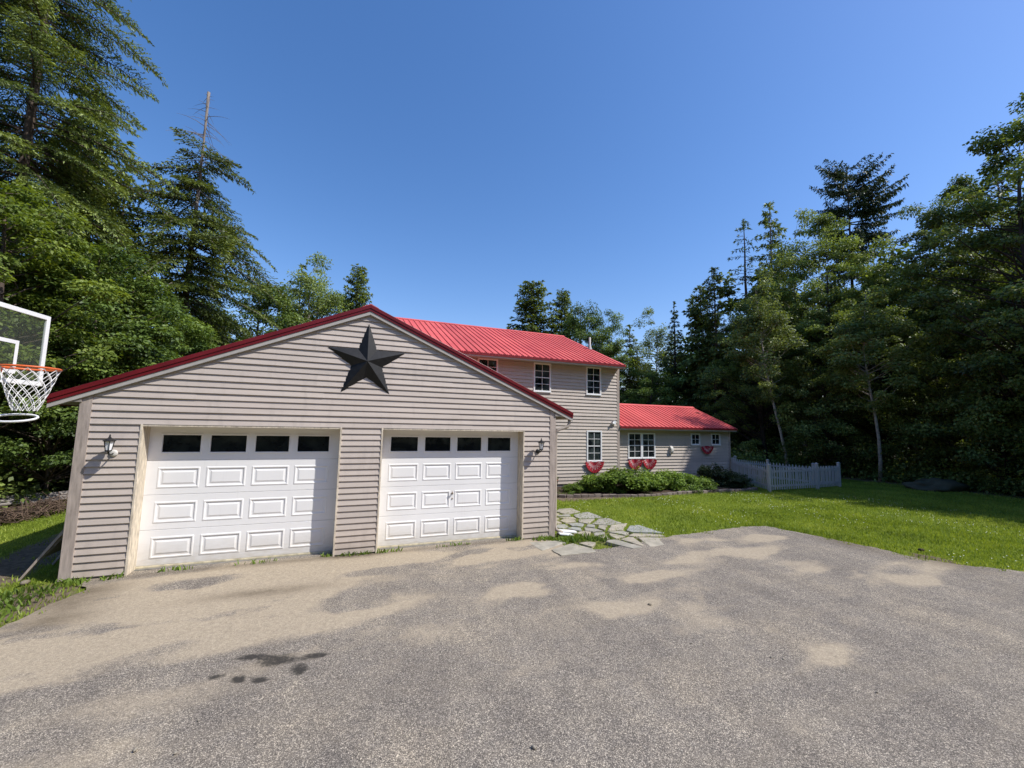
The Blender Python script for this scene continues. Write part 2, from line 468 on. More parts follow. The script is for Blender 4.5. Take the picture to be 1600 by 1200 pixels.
scene.cycles.max_bounces = 6
scene.cycles.transparent_max_bounces = 8

# ------------------------------------------------------------------ ground
def nz(x, y, s, seed=0.0): return noise.noise(Vector((x*s+seed, y*s-seed, seed*.37)))
def gz(x, y):
    z = -.03*max(0, min(1, (-x-1.5)/3))
    return z
DRIVE = [(-3.30, .02), (-3.02, -.45), (-3.09, -.74), (-3.2, -1.1), (-3.25, -1.6), (-3.45, -2.6), (-3.9, -5), (-4.6, -9), (-5, -16), (14, -16), (13.4, -10), (12.2, -6.6),
         (11.2, -5.0), (10.68, -4.33), (10.06, -3.79), (9.84, -3.28), (9.90, -2.64), (9.73, -1.95), (9.56, -1.27), (9.42, -.68), (8.81, -.56), (7.76, -.61), (6.76, -.70),
         (6.18, -.80), (5.1, -.98), (4.46, -1.06), (4.10, -.86), (3.98, -.30), (3.9, .02), (3.46, .03), (3.44, .16), (.67, .16), (.65, .03), (.0, .03), (-.02, .16), (-2.76, .16), (-2.78, .03)]
SAND = [(-2.58,-1.2,.81,.5),(-2.63,-2.1,.6,.78),(-1.4,-.75,1.22,.54),(-1.72,-1.93,1.03,.62),(.37,-.55,1.2,.54),(2.02,-.55,.99,.5),(3.3,-.65,.69,.33),(.32,-2.47,.67,.5),(-.76,-1.83,.69,.5),
        (-2.3,-2.7,.4,.4),(2.25,-2.45,.39,.32),(2.17,-3.06,.2,.17),(4.66,-3.38,.5,.36),(4.38,-2.41,.56,.22),(3.57,-1.68,.63,.2),(7.51,-3.37,.62,.36),(7.43,-2.1,.5,.3),(6.86,-2.16,.6,.22),
        (6.49,-1.08,.36,.2),(7.23,-1.11,.28,.15),(4.57,-5.02,.36,.16),(4.7,-4.52,.29,.18),(9.57,-3.49,.7,.22),(7.97,-3.89,.5,.18),(3.2,-3.29,.39,.15),(8.4,-1.5,.5,.2),(5.6,-1.9,.6,.2)]
DARK = [(-.41,-3.16,.19,.11),(-.06,-3.20,.12,.06),(-.20,-3.40,.08,.10),(-.66,-3.0,.14,.06),(-.85,-3.26,.10,.05),(-.5,-3.45,.09,.04),(-.68,-3.38,.08,.04)]
DAMP = [(-3.0,-.95,.40,.34),(-2.85,-1.45,.36,.2),(-2.9,-.5,.3,.25),(-1.2,-.08,1.8,.10),(.33,-.05,.5,.10),(2.1,-.03,1.5,.07),(10.0,-3.6,.35,.5),(9.7,-2.3,.3,.6),(-.8,-1.35,.7,.14)]
def blobs(x, y, L, p=1.0):
    t = 0
    for a, b, rx, ry in L:
        d = ((x-a)/rx)**2 + ((y-b)/ry)**2
        if d < 9: t += math.exp(-d*.9)
    return min(1.4, t)
def inside(x, y, P):
    c = False; j = len(P)-1
    for i in range(len(P)):
        if (P[i][1] > y) != (P[j][1] > y) and x < (P[j][0]-P[i][0])*(y-P[i][1])/(P[j][1]-P[i][1])+P[i][0]: c = not c
        j = i
    return c
def densify(P, step, jit, rnd, keep=None):
    out = []
    for i in range(len(P)):
        a, b = P[i], P[(i+1) % len(P)]
        L = math.hypot(b[0]-a[0], b[1]-a[1]); n = max(1, int(L/step))
        for k in range(n):
            t = k/n; x = a[0]+(b[0]-a[0])*t; y = a[1]+(b[1]-a[1])*t
            j = 0 if (keep and keep(x, y)) else jit
            out.append((x+rnd.uniform(-j, j), y+rnd.uniform(-j, j)))
    return out
def driveway():
    rnd = random.Random(5)
    bd = densify(DRIVE, .10, .03, rnd, lambda x, y: y > -.1 and x < 4)
    pts = [Vector(p) for p in bd]; nb = len(pts)
    x = -5.2
    while x < 14.2:
        y = -16
        while y < .15:
            px, py = x+rnd.uniform(-.02, .02), y+rnd.uniform(-.02, .02)
            if inside(px, py, bd): pts.append(Vector((px, py)))
            y += .085 if (y > -5.6) else .5
        x += .085
    r = delaunay_2d_cdt(pts, [(i, (i+1) % nb) for i in range(nb)], [], 1, 1e-5)
    vs, fs = r[0], r[2]
    mb = MB()
    mb.v = [(p.x, p.y, gz(p.x, p.y)+.012+.012*nz(p.x, p.y, .6, 3)) for p in vs]
    mb.f = [tuple(f) for f in fs]
    o = build('driveway', mb, M['asphalt'], smooth=True)
    me = o.data
    for nm, L in (('sand', SAND), ('dark', DARK), ('damp', DAMP)):
        a = me.attributes.new(nm, 'FLOAT', 'POINT')
        base = []
        for p in vs:
            wx = .38*nz(p.x, p.y, .9, 31)+.20*nz(p.x, p.y, 2.3, 12); wy = .30*nz(p.x, p.y, .9, 77)+.16*nz(p.x, p.y, 2.3, 45)
            if nm != 'sand': wx, wy = wx*.08, wy*.08
            v = blobs(p.x+wx, p.y+wy, L)
            stk = noise.fractal(Vector((p.x*.75+p.y*.35, p.y*2.3-p.x*.5, 6.0)), .9, 2.1, 5)
            if nm == 'sand': v = min(1.3, v*max(.12, .80+1.05*stk)+.15+.28*max(0, nz(p.x, p.y, .45, 8))+.34*max(-.5, stk))
            if nm == 'damp': v = v*.8
            base.append(v)
        a.data.foreach_set('value', base)
    structure(o)
driveway()
PATH = [(3.95,-.30),(3.98,-.95),(4.46,-1.1),(5.1,-1.0),(6.25,-.82),(6.15,-.45),(5.98,.45),(5.75,1.5),(5.45,2.4),(4.5,2.6),(4.2,1.0)]
def lawn_soil(x, y):
    s = 0
    # dirt strip left of the garage
    d = abs((x+4.9) - .12*(y-2))
    if y > -1: s = max(s, .85*math.exp(-((x+4.6+.05*(y-2))/.55)**2))
    s = max(s, .9*math.exp(-((x+3.5)/.5)**2-((y+.6)/.9)**2))
    if inside(x, y, PATH): s = max(s, .45)
    # worn edge at the right of the driveway
    s = max(s, .8*math.exp(-((x-10.15)/.3)**2-((y+3.4)/.6)**2))
    if x > 18 : s = max(s, min(.8, (x-21.6)/3.0))
    if y > 3.7 and 6.3 < x < 15: s = max(s, 1.0)
    if x < -6.5: s = max(s, min(.8, (-x-6.6)/2))
    return s
def lawn():
    mb = MB(); x0, x1, y0, y1, st = -12, 26, -12, 9, .25
    nx, ny = int((x1-x0)/st)+1, int((y1-y0)/st)+1
    soil = []
    for j in range(ny):
        for i in range(nx):
            x, y = x0+i*st, y0+j*st
            z = gz(x, y)-.008+.02*nz(x, y, .7, 1)
            if -3.6 < x < 10.2 and y < .2: z -= .03*min(1, max(0, min(10.4-x, x+3.9)))
            mb.v.append((x, y, z)); soil.append(lawn_soil(x, y))
    for j in range(ny-1):
        for i in range(nx-1):
            a = j*nx+i; mb.f.append((a, a+1, a+nx+1, a+nx))
    o = build('lawn', mb, M['lawn'], smooth=True); structure(o)
    o.data.attributes.new('soil', 'FLOAT', 'POINT').data.foreach_set('value', soil)
lawn()
def ground():
    mb = MB(); R = [0, 20, 45, 90, 200, 500, 1500]; n = 48
    mb.v.append((5, 5, -.10))
    for k, r in enumerate(R[1:]):
        for j in range(n):
            a = 2*PI*j/n; mb.v.append((5+r*math.cos(a), 5+r*math.sin(a), -.10))
    for j in range(n): mb.f.append((0, 1+j, 1+(j+1) % n))
    for k in range(len(R)-2):
        for j in range(n):
            a = 1+k*n+j; b = 1+k*n+(j+1) % n; mb.f.append((a, a+n, b+n, b))
    structure(build('ground', mb, M['floor']))
ground()

# grass blades, weeds
def blades(name, P, hgt, wid, seed, mat, kind='stuff', lean=.5):
    rng = np.random.default_rng(seed)
    n = len(P); P = np.asarray(P, float)
    h = hgt*rng.uniform(.5, 1.25, n); a = rng.uniform(0, 2*PI, n); b = rng.uniform(0, 2*PI, n)
    w = wid*rng.uniform(.6, 1.3, n)
    l = lean*rng.uniform(.1, 1, n)*h
    base = P
    wv = np.stack([np.cos(a)*w, np.sin(a)*w, np.zeros(n)], 1)
    top = base + np.stack([np.cos(b)*l, np.sin(b)*l, h], 1)
    mid = base*.45 + top*.55 + np.stack([np.zeros(n), np.zeros(n), h*.12], 1)
    V = np.stack([base-wv, base+wv, mid+wv*.8, top, mid-wv*.8], 1)
    me = quads_mesh(name, V, np.clip(rng.uniform(0, 1, n)*.5+rng.uniform(0, 1, n)*.25+np.array([.125+.55*noise.noise(Vector((p[0]*.9, p[1]*.9, 2.0)))+.25*noise.noise(Vector((p[0]*4, p[1]*4, 7.0))) for p in P]), 0, 1), mat)
    o = mesh_obj(name, me)
    if kind: o['kind'] = kind
    return o
def grass():
    rng = np.random.default_rng(3)
    pts = []
    # right lawn: denser near the camera
    for (x0, x1, y0, y1, n) in ((4, 23.5, -5.5, 4.2, 115000), (9.0, 13.5, -8, 1, 30000), (-8, -3.2, -3, 7, 26000), (-4.5, -2.9, -3.2, .2, 5000)):
        X = rng.uniform(x0, x1, n); Y = rng.uniform(y0, y1, n)
        for x, y in zip(X, Y):
            if inside(x, y, DRIVE) and not (noise.noise(Vector((x*7, y*7, 0)))+.6*noise.noise(Vector((x*1.7, y*1.7, 5))) > .30 and (inside(x-.22, y, DRIVE) + inside(x+.22, y, DRIVE) + inside(x, y+.2, DRIVE) + inside(x, y-.2, DRIVE)) < 4): continue
            if 4.13 > x > -3.5 and y > -.03: continue
            s = lawn_soil(x, y)
            pn = noise.noise(Vector((x*2.2, y*2.2, 4)))
            if rng.random() < s*1.15+(.35*pn if s > .2 else 0): continue
            if y > 3.9 - .0 and x > 6.4 and x < 15: continue
            pts.append((x, y, gz(x, y)-.015))
    o = blades('grass', pts, .055, .0065, 7, M['grass'], lean=.8)
    tag(o, 'short sunlit grass of the lawn around the driveway', 'grass')
grass()
def weeds():
    rng = np.random.default_rng(11)
    pts = []
    def patch(cx, cy, rx, ry, n):
        for _ in range(n):
            a = rng.uniform(0, 2*PI); r = math.sqrt(rng.uniform())
            pts.append((cx+rx*r*math.cos(a), cy+ry*r*math.sin(a), gz(cx, cy)))
    for c in ((-3.65,-.55,.35,.4,190), (-3.55,-1.2,.25,.5,170), (-3.75,-1.9,.25,.5,160), (-3.3,-.12,.18,.12,70), (-2.9,-.09,.14,.07,30), (3.85,-.14,.28,.10,110), (4.25,-.35,.22,.18,150), (4.55,-.25,.4,.22,150), (4.9,-.45,.35,.14,110), (3.3,-.02,.25,.05,40),
              (-2.2,.0,.25,.04,22), (-1.2,-.02,.4,.04,20), (.3,-.05,.3,.05,50), (.9,-.03,.25,.04,30), (2.0,-.03,.4,.03,22), (-.1,.0,.1,.04,18), (6.9,4.7,.5,.3,160), (7.4,5.2,.4,.35,130)):
        patch(*c)
    o = blades('weeds', pts, .075, .013, 5, M['weed'], lean=1.0)
    tag(o, 'broad-leaved weeds sprouting along the garage base and driveway edge', 'weeds')
weeds()
def clovers():
    rng = np.random.default_rng(21); V = []
    for _ in range(900):
        x, y = rng.uniform(6, 17), rng.uniform(-4.5, 3.4)
        if inside(x, y, DRIVE) or inside(x, y, PATH): continue
        if noise.noise(Vector((x*.6, y*.6, 9))) < .02: continue
        z = gz(x, y)+.062; r = .013
        V.append([(x-r, y, z), (x, y-r, z+.004), (x+r, y, z), (x, y+r, z+.008)])
    o = mesh_obj('clover_flowers', quads_mesh('clover_flowers', np.array(V), np.full(len(V), .5), M['clover']))
    tag(o, 'tiny white clover flowers scattered in the lawn', 'flowers', kind='stuff')
clovers()

# ------------------------------------------------------------------ siding
def courses(mb, z0, z1, exp, xr, holes, to3, rnd, lip=.022):
    """horizontal clapboards. xr(z)->(xa,xb) limits, holes: list of (xa,xb,za,zb). to3(x,depth,z)->world (depth>0 is towards the outside)"""
    z = z0
    while z < z1-1e-4:
        # split a course where an opening starts or ends
        za = z; zb = min(z+exp, z1)
        cuts = sorted({za, zb} | {h for ho in holes for h in ho[2:] if za < h < zb})
        for a, b in zip(cuts, cuts[1:]):
            m = (a+b)/2
            l0, r0 = xr(a); l1, r1 = xr(b)
            if r0 <= l0: continue
            seg = [(l0, l1, r0, r1)]
            for ha, hb, hz0, hz1 in holes:
                if not (hz0 <= m <= hz1): continue
                ns = []
                for (sl0, sl1, sr0, sr1) in seg:
                    if hb <= sl0 or ha >= sr0: ns.append((sl0, sl1, sr0, sr1)); continue
                    if ha > sl0: ns.append((sl0, sl1, ha, ha))
                    if hb < sr0: ns.append((hb, hb, sr0, sr1))
                seg = ns
            da = lip*(1-(a-za)/exp); db = lip*(1-(b-za)/exp)
            if b >= z1-1e-6 and zb-za < exp-1e-6: db = lip*(1-(zb-za)/exp)
            for (sl0, sl1, sr0, sr1) in seg:
                sl1 = min(sl1, sr1)
                # lap joint at a random place on long runs
                runs = [(sl0, sl1, sr0, sr1, 0)]
                if sr0-sl0 > 2.0 and rnd.random() < .7:
                    xj = rnd.uniform(max(sl0, sl1)+.4, min(sr0, sr1)-.4)
                    runs = [(sl0, sl1, xj, xj, .0035), (xj, xj, sr0, sr1, 0)]
                    mb.quad(to3(xj, da+.0035, a), to3(xj, da, a), to3(xj, db, b), to3(xj, db+.0035, b))
                for (p0, p1, q0, q1, e) in runs:
                    mb.quad(to3(p0, da+e, a), to3(q0, da+e, a), to3(q1, db+e, b), to3(p1, db+e, b))
                    if a == za:   # underside of the lip
                        mb.quad(to3(p0, -.004, a), to3(q0, -.004, a), to3(q0, da+e, a), to3(p0, da+e, a))
                # ends
                mb.quad(to3(sl0, -.004, a), to3(sl0, da, a), to3(sl1, db, b), to3(sl1, -.004, b))
                mb.quad(to3(sr0, da, a), to3(sr0, -.004, a), to3(sr1, -.004, b), to3(sr1, db, b))
        z += exp
RND = random.Random(17)

# ------------------------------------------------------------------ garage
GX0, GX1, GAP, GPK = -3.476, 4.138, .36, 4.24
SL = .436
def garage_roof_z(x): return 4.365 - SL*abs(x-GAP)
GD = 5.98
gar = thing('garage', (.33, 0, 0), 'beige clapboard two-car garage with red metal gable roof and white doors', 'garage')
D1 = (-2.78, 0.0); D2 = (.658, 3.451); DT = 2.17; INS = .25
def garage():
    holes = [(D1[0], D1[1], -1, DT), (D2[0], D2[1], -1, DT)]
    def xr(z):
        w = (GPK-z)/SL
        return max(GX0+.112, GAP-w), min(GX1-.112, GAP+w)
    mb = MB()
    courses(mb, .03, GPK, .1016, xr, holes, lambda x, d, z: (x, -d, z), RND)
    zs = 2.55
    courses(mb, .03, zs, .1016, lambda z: (.11, GD), [], lambda y, d, z: (GX0-d, y, z), RND)
    courses(mb, .03, zs, .1016, lambda z: (.11, GD), [], lambda y, d, z: (GX1+d, y, z), RND)
    # back wall left of the house
    mb.poly([(GX0, GD, .03), (GX0, GD, zs), (GAP, GD, GPK), (1.0, GD, GPK-.28), (1.0, GD, .03)])
    build('siding_wall', mb, M['siding'], gar)
    # foundation
    f = MB()
    f.box(GX0+.02, D1[0]-.03, .012, .2, -.2, .03); f.box(D1[1]+.03, D2[0]-.03, .012, .2, -.2, .03); f.box(D2[1]+.03, GX1-.02, .012, .2, -.2, .03)
    f.box(GX0+.02, GX0+.2, .2, GD, -.2, .03); f.box(GX1-.2, GX1-.02, .2, GD, -.2, .03)
    f.box(D1[0]-.03, D1[1]+.03, .20, .5, -.2, .004); f.box(D2[0]-.03, D2[1]+.03, .20, .5, -.2, .004)
    build('foundation', f, M['concrete'], gar)
    # corner boards
    for x0, x1, xs in ((GX0, GX0+.112, GX0), (GX1-.112, GX1, GX1)):
        c = MB()
        top = 2.60
        c.box(x0-.004 if xs == GX0 else x0, x1 if xs == GX0 else x1+.004, -.024, .0, 0.0, top)
        c.box(xs-.026 if xs == GX0 else xs, xs if xs == GX0 else xs+.026, -.024, .11, 0.0, 2.5)
        build('corner_trim', c, M['trim'], gar, bevel=.003)
    # jambs and header casing of the two door openings
    for a, b in (D1, D2):
        j = MB()
        j.box(a-.0, a+.028, -.026, INS+.03, -.04, DT-.0); j.box(b-.028, b, -.026, INS+.03, -.02, DT-.0)
        j.box(a+.028, b-.028, -.018, INS+.03, DT-.03, DT+.012)
        build('door_jamb', j, M['jamb'], gar, bevel=.002)
    # soffit under the gable overhang and eaves
    s = MB()
    ye = -.05
    for sg in (-1, 1):
        xe = GAP+sg*4.14
        s.quad((GAP, ye+.02, GPK+.0), (xe, ye+.02, GPK-SL*4.14), (xe, GD, GPK-SL*4.14), (GAP, GD, GPK))
        xw = GX0 if sg < 0 else GX1
        # boxed eave return
        zt = garage_roof_z(xe)-.12
        zb = 2.475
        a, b = sorted((xe-sg*.03, xw))
        s.box(a, b, -.046, GD, zb, zb+.02)
        s.box(a, b, -.046, -.03, zb+.02, zb+.10)
    build('soffit', s, M['soffit'], gar)
    # roof panels with ribs
    r = MB()
    for sg in (-1, 1):
        xe = GAP+sg*4.18
        def P(t, y, dz): 
            x = GAP+(xe-GAP)*t
            return (x, y, garage_roof_z(x)+dz)
        r.prism([P(0, -.06, -.02), P(1, -.06, -.02), P(1, -.06, .006), P(0, -.06, .006)], None, (0, GD+.2, 0))
        y = .05
        while y < GD:
            for (y0, y1) in ((y, y+.035),):
                r.prism([P(0, y0, .007), P(1, y0, .007), P(1, y0, .026), P(0, y0, .026)], None, (0, .03, 0))
            y += .229
    r.prism([(GAP-.14, -.065, garage_roof_z(GAP)-.045), (GAP, -.065, garage_roof_z(GAP)+.012), (GAP+.14, -.065, garage_roof_z(GAP)-.045), (GAP+.14, -.065, garage_roof_z(GAP)-.025), (GAP, -.065, garage_roof_z(GAP)+.04), (GAP-.14, -.065, garage_roof_z(GAP)-.025)], None, (0, GD+.2, 0))
    build('roof', r, M['roof'], gar)
    # red rake trim (two steps) and pale fascia
    for sg in (-1, 1):
        t = MB(); w = MB()
        L = 4.19
        xa, xe = GAP, GAP+sg*L
        za, ze = garage_roof_z(xa), garage_roof_z(xe)
        def strip(m, y0, y1, d0, d1):
            m.prism([(xa, y0, za+d1), (xe, y0, ze+d1), (xe, y0, ze+d0), (xa, y0, za+d0)], None, (0, y1-y0, 0))
        strip(t, -.088, -.052, -.045, .022)
        strip(t, -.076, -.052, -.098, -.0452)
        strip(w, -.064, -.034, -.162, -.0982)
        build('rake_trim', t, M['red_trim'], gar, bevel=.004)
        build('fascia', w, M['fascia'], gar, bevel=.003)
    for sg in (-1, 1):
        e = MB(); xe = GAP+sg*4.185; z = garage_roof_z(xe)
        a, b = sorted((xe, xe-sg*.03))
        e.box(a, b, -.049, GD, z-.12, z-.021)
        build('eave_fascia', e, M['red_trim'], gar)
    # gutter and downspout on the right-hand eave
    g = MB()
    gx = GX1+.40
    prof = [(gx-.10, -.045, 2.50), (gx, -.045, 2.50), (gx+.02, -.045, 2.45), (gx+.02, -.045, 2.415), (gx-.085, -.045, 2.415), (gx-.10, -.045, 2.44)]
    g.prism(prof, None, (0, GD-.2, 0))
    build('gutter', g, M['gutter'], gar)
    d = MB()
    pts = [(gx-.04, .0, 2.43), (gx-.04, .0, 2.33), (gx-.07, .0, 2.27), (gx-.18, .0, 2.225), (GX1+.11, .0, 2.20), (GX1+.065, .03, 2.15), (GX1+.06, .04, 2.0), (GX1+.06, .04, .22), (GX1+.08, .03, .14), (GX1+.2, -.03, .08)]
    d.tube(pts, .034, 8)
    build('downspout', d, M['gutter'], gar, smooth=True)
garage()

def loops(mb, x0, x1, z0, z1, y, L):
    """nested rectangles (inset, dy); the last one is filled"""
    R = [[(x0+i, y+d, z0+i), (x1-i, y+d, z0+i), (x1-i, y+d, z1-i), (x0+i, y+d, z1-i)] for i, d in L]
    for a, b in zip(R, R[1:]):
        for k in range(4):
            mb.quad(a[k], a[(k+1) % 4], b[(k+1) % 4], b[k])
    mb.poly(R[-1])
def grid_face(mb, xs, zs, y, skip):
    for i in range(len(xs)-1):
        for j in range(len(zs)-1):
            if (i, j) in skip: continue
            mb.quad((xs[i], y, zs[j]), (xs[i+1], y, zs[j]), (xs[i+1], y, zs[j+1]), (xs[i], y, zs[j+1]))
def garage_door(a, b, handle):
    x0, x1 = a+.028, b-.028; y = INS; zb = .035
    W = x1-x0; sh = (DT-.03-zb)/4
    pw, m = .548, .145
    gp = (W-2*m-4*pw)/3
    xs = [x0]
    for k in range(4): xs += [x0+m+k*(pw+gp), x0+m+k*(pw+gp)+pw]
    xs += [x1]
    mb = MB()
    panes = []
    for r in range(4):
        z0 = zb+r*sh; z1 = z0+sh
        za, zc = z0+.10, z1-.105
        # section seam: small bevelled groove
        e = .006
        grid_face(mb, xs, [z0+e, za, zc, z1-e], y, {(1+2*k, 1) for k in range(4)})
        mb.quad((x0, y+.012, z0), (x1, y+.012, z0), (x1, y, z0+e), (x0, y, z0+e))
        mb.quad((x0, y, z1-e), (x1, y, z1-e), (x1, y+.012, z1), (x0, y+.012, z1))
        for k in range(4):
            pa, pb = xs[1+2*k], xs[2+2*k]
            if r < 3:
                loops(mb, pa, pb, za, zc, y, [(0, 0), (.008, -.006), (.024, -.007), (.036, .006), (.056, .007), (.078, -.001), (.082, -.002)])
            else:
                panes.append((pa, pb, za, zc))
                # raised window surround; the pane sits behind it
                L = [(0, 0), (.005, -.014), (.022, -.014), (.028, -.004), (.028, .012)]
                R = [[(pa+i, y+d, za+i), (pb-i, y+d, za+i), (pb-i, y+d, zc-i), (pa+i, y+d, zc-i)] for i, d in L]
                for p, q in zip(R, R[1:]):
                    for t in range(4): mb.quad(p[t], p[(t+1) % 4], q[(t+1) % 4], q[t])
    mb.box(x0, x1, y+.02, y+.05, zb, DT)
    door = build('garage_door', mb, M['door'], gar)
    for pa, pb, za, zc in panes:
        g = MB(); g.quad((pa+.027, y+.010, za+.027), (pb-.027, y+.010, za+.027), (pb-.027, y+.010, zc-.027), (pa+.027, y+.010, zc-.027))
        build('pane', g, M['glass'], door)
    s = MB(); s.box(x0, x1, y-.012, y+.03, .006, zb)
    build('bottom_seal', s, M['seal'], door, bevel=.004)
    if handle:
        h = MB(); hx, hz = (x0+x1)/2-.0, .93
        h.lathe([(.0, .012), (.022, .012), (.022, 0)], 12, (hx, y-.0, hz), 'y')
        h.tube([(hx, y-.012, hz), (hx, y-.05, hz), (hx-.012, y-.055, hz+.05)], .010, 8)
        build('handle', h, M['gutter'], door, smooth=True)
        h = MB(); h.lathe([(.0, .010), (.016, .010), (.016, 0)], 12, (hx+.005, y, hz-.10), 'y')
        build('lock', h, M['gutter'], door, smooth=True)
    return door
garage_door(*D1, False)
garage_door(*D2, True)

# star
def star():
    C = Vector((.349, -.018, 3.345)); R, r, dep = .70, .275, .125
    t = thing('star_ornament', (C.x, 0, C.z), 'large black five-pointed metal star on the garage gable', 'star ornament')
    mb = MB(); tip = Vector((C.x, -.018-dep, C.z))
    P = []
    for k in range(10):
        a = PI/2 + k*PI/5 - .0; q = R if k % 2 == 0 else r
        P.append(Vector((C.x+math.cos(a)*q, -.020, C.z+math.sin(a)*q)))
    for k in range(10): mb.poly([P[k], tip, P[(k+1) % 10]])
    mb.poly([p for p in P])
    build('star_body', mb, M['star'], t)
star()

# lanterns
def lantern_proto(loc, label, white_plate):
    t = thing('wall_lantern', loc, label, 'wall lantern', None)
    x, y, z = loc
    b = MB(); b.lathe([(.0, .0), (.062, .0), (.062, .012), (.052, .024), (.03, .028), (0, .028)], 20, (x, y-.016, z), 'y')
    build('backplate', b, M['lantern_white'] if white_plate else M['lantern_black'], t, smooth=True)
    a = MB(); a.tube([(x, y-.03, z), (x, y-.10, z-.02), (x, y-.165, z-.005), (x, y-.19, z+.04)], [.012, .011, .011, .014], 8)
    build('arm', a, M['lantern_black'], t, smooth=True)
    cx, cy = x, y-.19
    n = 6
    def ring(r, h): return [(cx+r*math.cos(2*PI*k/n), cy+r*math.sin(2*PI*k/n), z+h) for k in range(n)]
    cage = MB()
    cage.lathe([(0, .035), (.035, .04), (.048, .055), (.048, .065), (.0, .066)], 12, (cx, cy, z))
    A, B = ring(.045, .062), ring(.074, .225)
    for k in range(n): cage.tube([A[k], B[k]], .0055, 5)
    build('cage', cage, M['lantern_black'], t)
    gl = MB(); gl.lathe([(.0, .067), (.040, .068), (.066, .222), (.0, .223)], 6, (cx, cy, z))
    build('glass', gl, M['lamp_glass'], t)
    cap = MB(); cap.lathe([(.0, .222), (.088, .224), (.090, .232), (.05, .268), (.022, .285), (.018, .30), (.010, .305), (.014, .32), (.006, .345), (0, .35)], 12, (cx, cy, z))
    build('cap', cap, M['lantern_black'], t, smooth=False)
    t.scale = (.8, .95, .8)
    return t
lantern_proto((-3.055, 0, 1.745), 'black lantern on the siding left of the wider-looking garage door, round white mount', True)
lantern_proto((3.755, 0, 1.745), 'black lantern with dark mount beside the downspout corner of the garage', False)

# ------------------------------------------------------------------ house
HX0, HX1, HY, HYB = 1.0, 10.14, 6.0, 15.5
EY, EZ, RY, RZ = 5.50, 4.72, 10.56, 6.86
WX1, WY = 16.45, 6.30
WEY, WEZ, WRY, WRZ = 5.92, 2.33, 8.5, 3.38
house = thing('house', (8, 6, 0), 'beige clapboard house with red metal roofs, tall block and low wing behind the garage', 'house')
WINS = [(4.22, 4.98, 3.52, 4.62, 2, 4), (6.38, 7.09, 3.53, 4.61, 2, 4), (8.62, 9.30, 3.52, 4.62, 2, 4), (8.65, 9.33, .96, 2.14, 2, 4)]
WWINS = [(10.79, 11.48, 1.03, 2.08, 2, 4), (11.48, 12.17, 1.03, 2.08, 2, 4), (14.13, 14.66, 1.58, 2.09, 2, 2), (15.31, 15.85, 1.58, 2.10, 2, 2)]
def roof_slab(mb, edge, x0, x1, ey, ez, ry, rz, by=None):
    """ribbed metal slope rising from the eave (ey,ez) to the ridge (ry,rz)"""
    def P(x, t, d): 
        return (x, ey+(ry-ey)*t, ez+(rz-ez)*t+d)
    mb.prism([P(x0, 0, -.03), P(x0, 1, -.03), P(x0, 1, 0), P(x0, 0, 0)], None, (x1-x0, 0, 0))
    x = x0+.02
    while x < x1-.02:
        mb.prism([P(x, -.004, .001), P(x, 1, .001), P(x, 1, .030), P(x, -.004, .030)], None, (.032, 0, 0))
        x += .229
    # the other slope
    if by is not None:
        bz = rz-(rz-ez)/(ry-ey)*(by-ry)
        mb.prism([(x0, ry, rz-.03), (x0, by, bz-.03), (x0, by, bz), (x0, ry, rz)], None, (x1-x0, 0, 0))
    s = (rz-ez)/(ry-ey)
    mb.prism([(x0, ry-.14, rz-.14*s+.026), (x0, ry, rz+.045), (x0, ry+.14, rz-.14*s+.026), (x0, ry+.14, rz-.14*s+.012), (x0, ry, rz+.025), (x0, ry-.14, rz-.14*s+.012)], None, (x1-x0, 0, 0))
    # eave edge: drip trim with the dark corrugation ends
    edge.box(x0, x1, ey-.012, ey+.02, ez-.075, ez-.032)
    x = x0+.02
    while x < x1-.05:
        edge.box(x, x+.08, ey-.018, ey-.0, ez-.034, ez+.012)
        x += .1145
def window(x0, x1, z0, z1, cols, rows, yw, gname='window'):
    f = MB(); t = .055; d = .030
    y0, y1 = yw-d-.012, yw+.05
    f.box(x0, x0+t, y0, y1, z0, z1); f.box(x1-t, x1, y0, y1, z0, z1)
    f.box(x0+t, x1-t, y0, y1, z0, z0+t); f.box(x0+t, x1-t, y0, y1, z1-t, z1)
    w = build(gname, f, M['white'], house, bevel=.004)
    s = MB(); s.box(x0-.012, x1+.012, y0-.022, y0-.001, z0-.012, z0+.022)
    build('sill', s, M['white'], w)
    g = MB(); yg = yw-.004
    g.quad((x0+t, yg, z0+t), (x1-t, yg, z0+t), (x1-t, yg, z1-t), (x0+t, yg, z1-t))
    build('pane', g, M['glass_house'], w)
    mu = MB(); a, b, c, e = x0+t, x1-t, z0+t, z1-t
    for k in range(1, cols): 
        xx = a+(b-a)*k/cols; mu.box(xx-.008, xx+.008, yg-.014, yg-.002, c, e)
    for k in range(1, rows):
        zz = c+(e-c)*k/rows; th = .016 if (rows == 4 and k == 2) else .008
        mu.box(a, b, yg-.017, yg-.0025, zz-th, zz+th)
    build('muntin_grid', mu, M['white'], w)
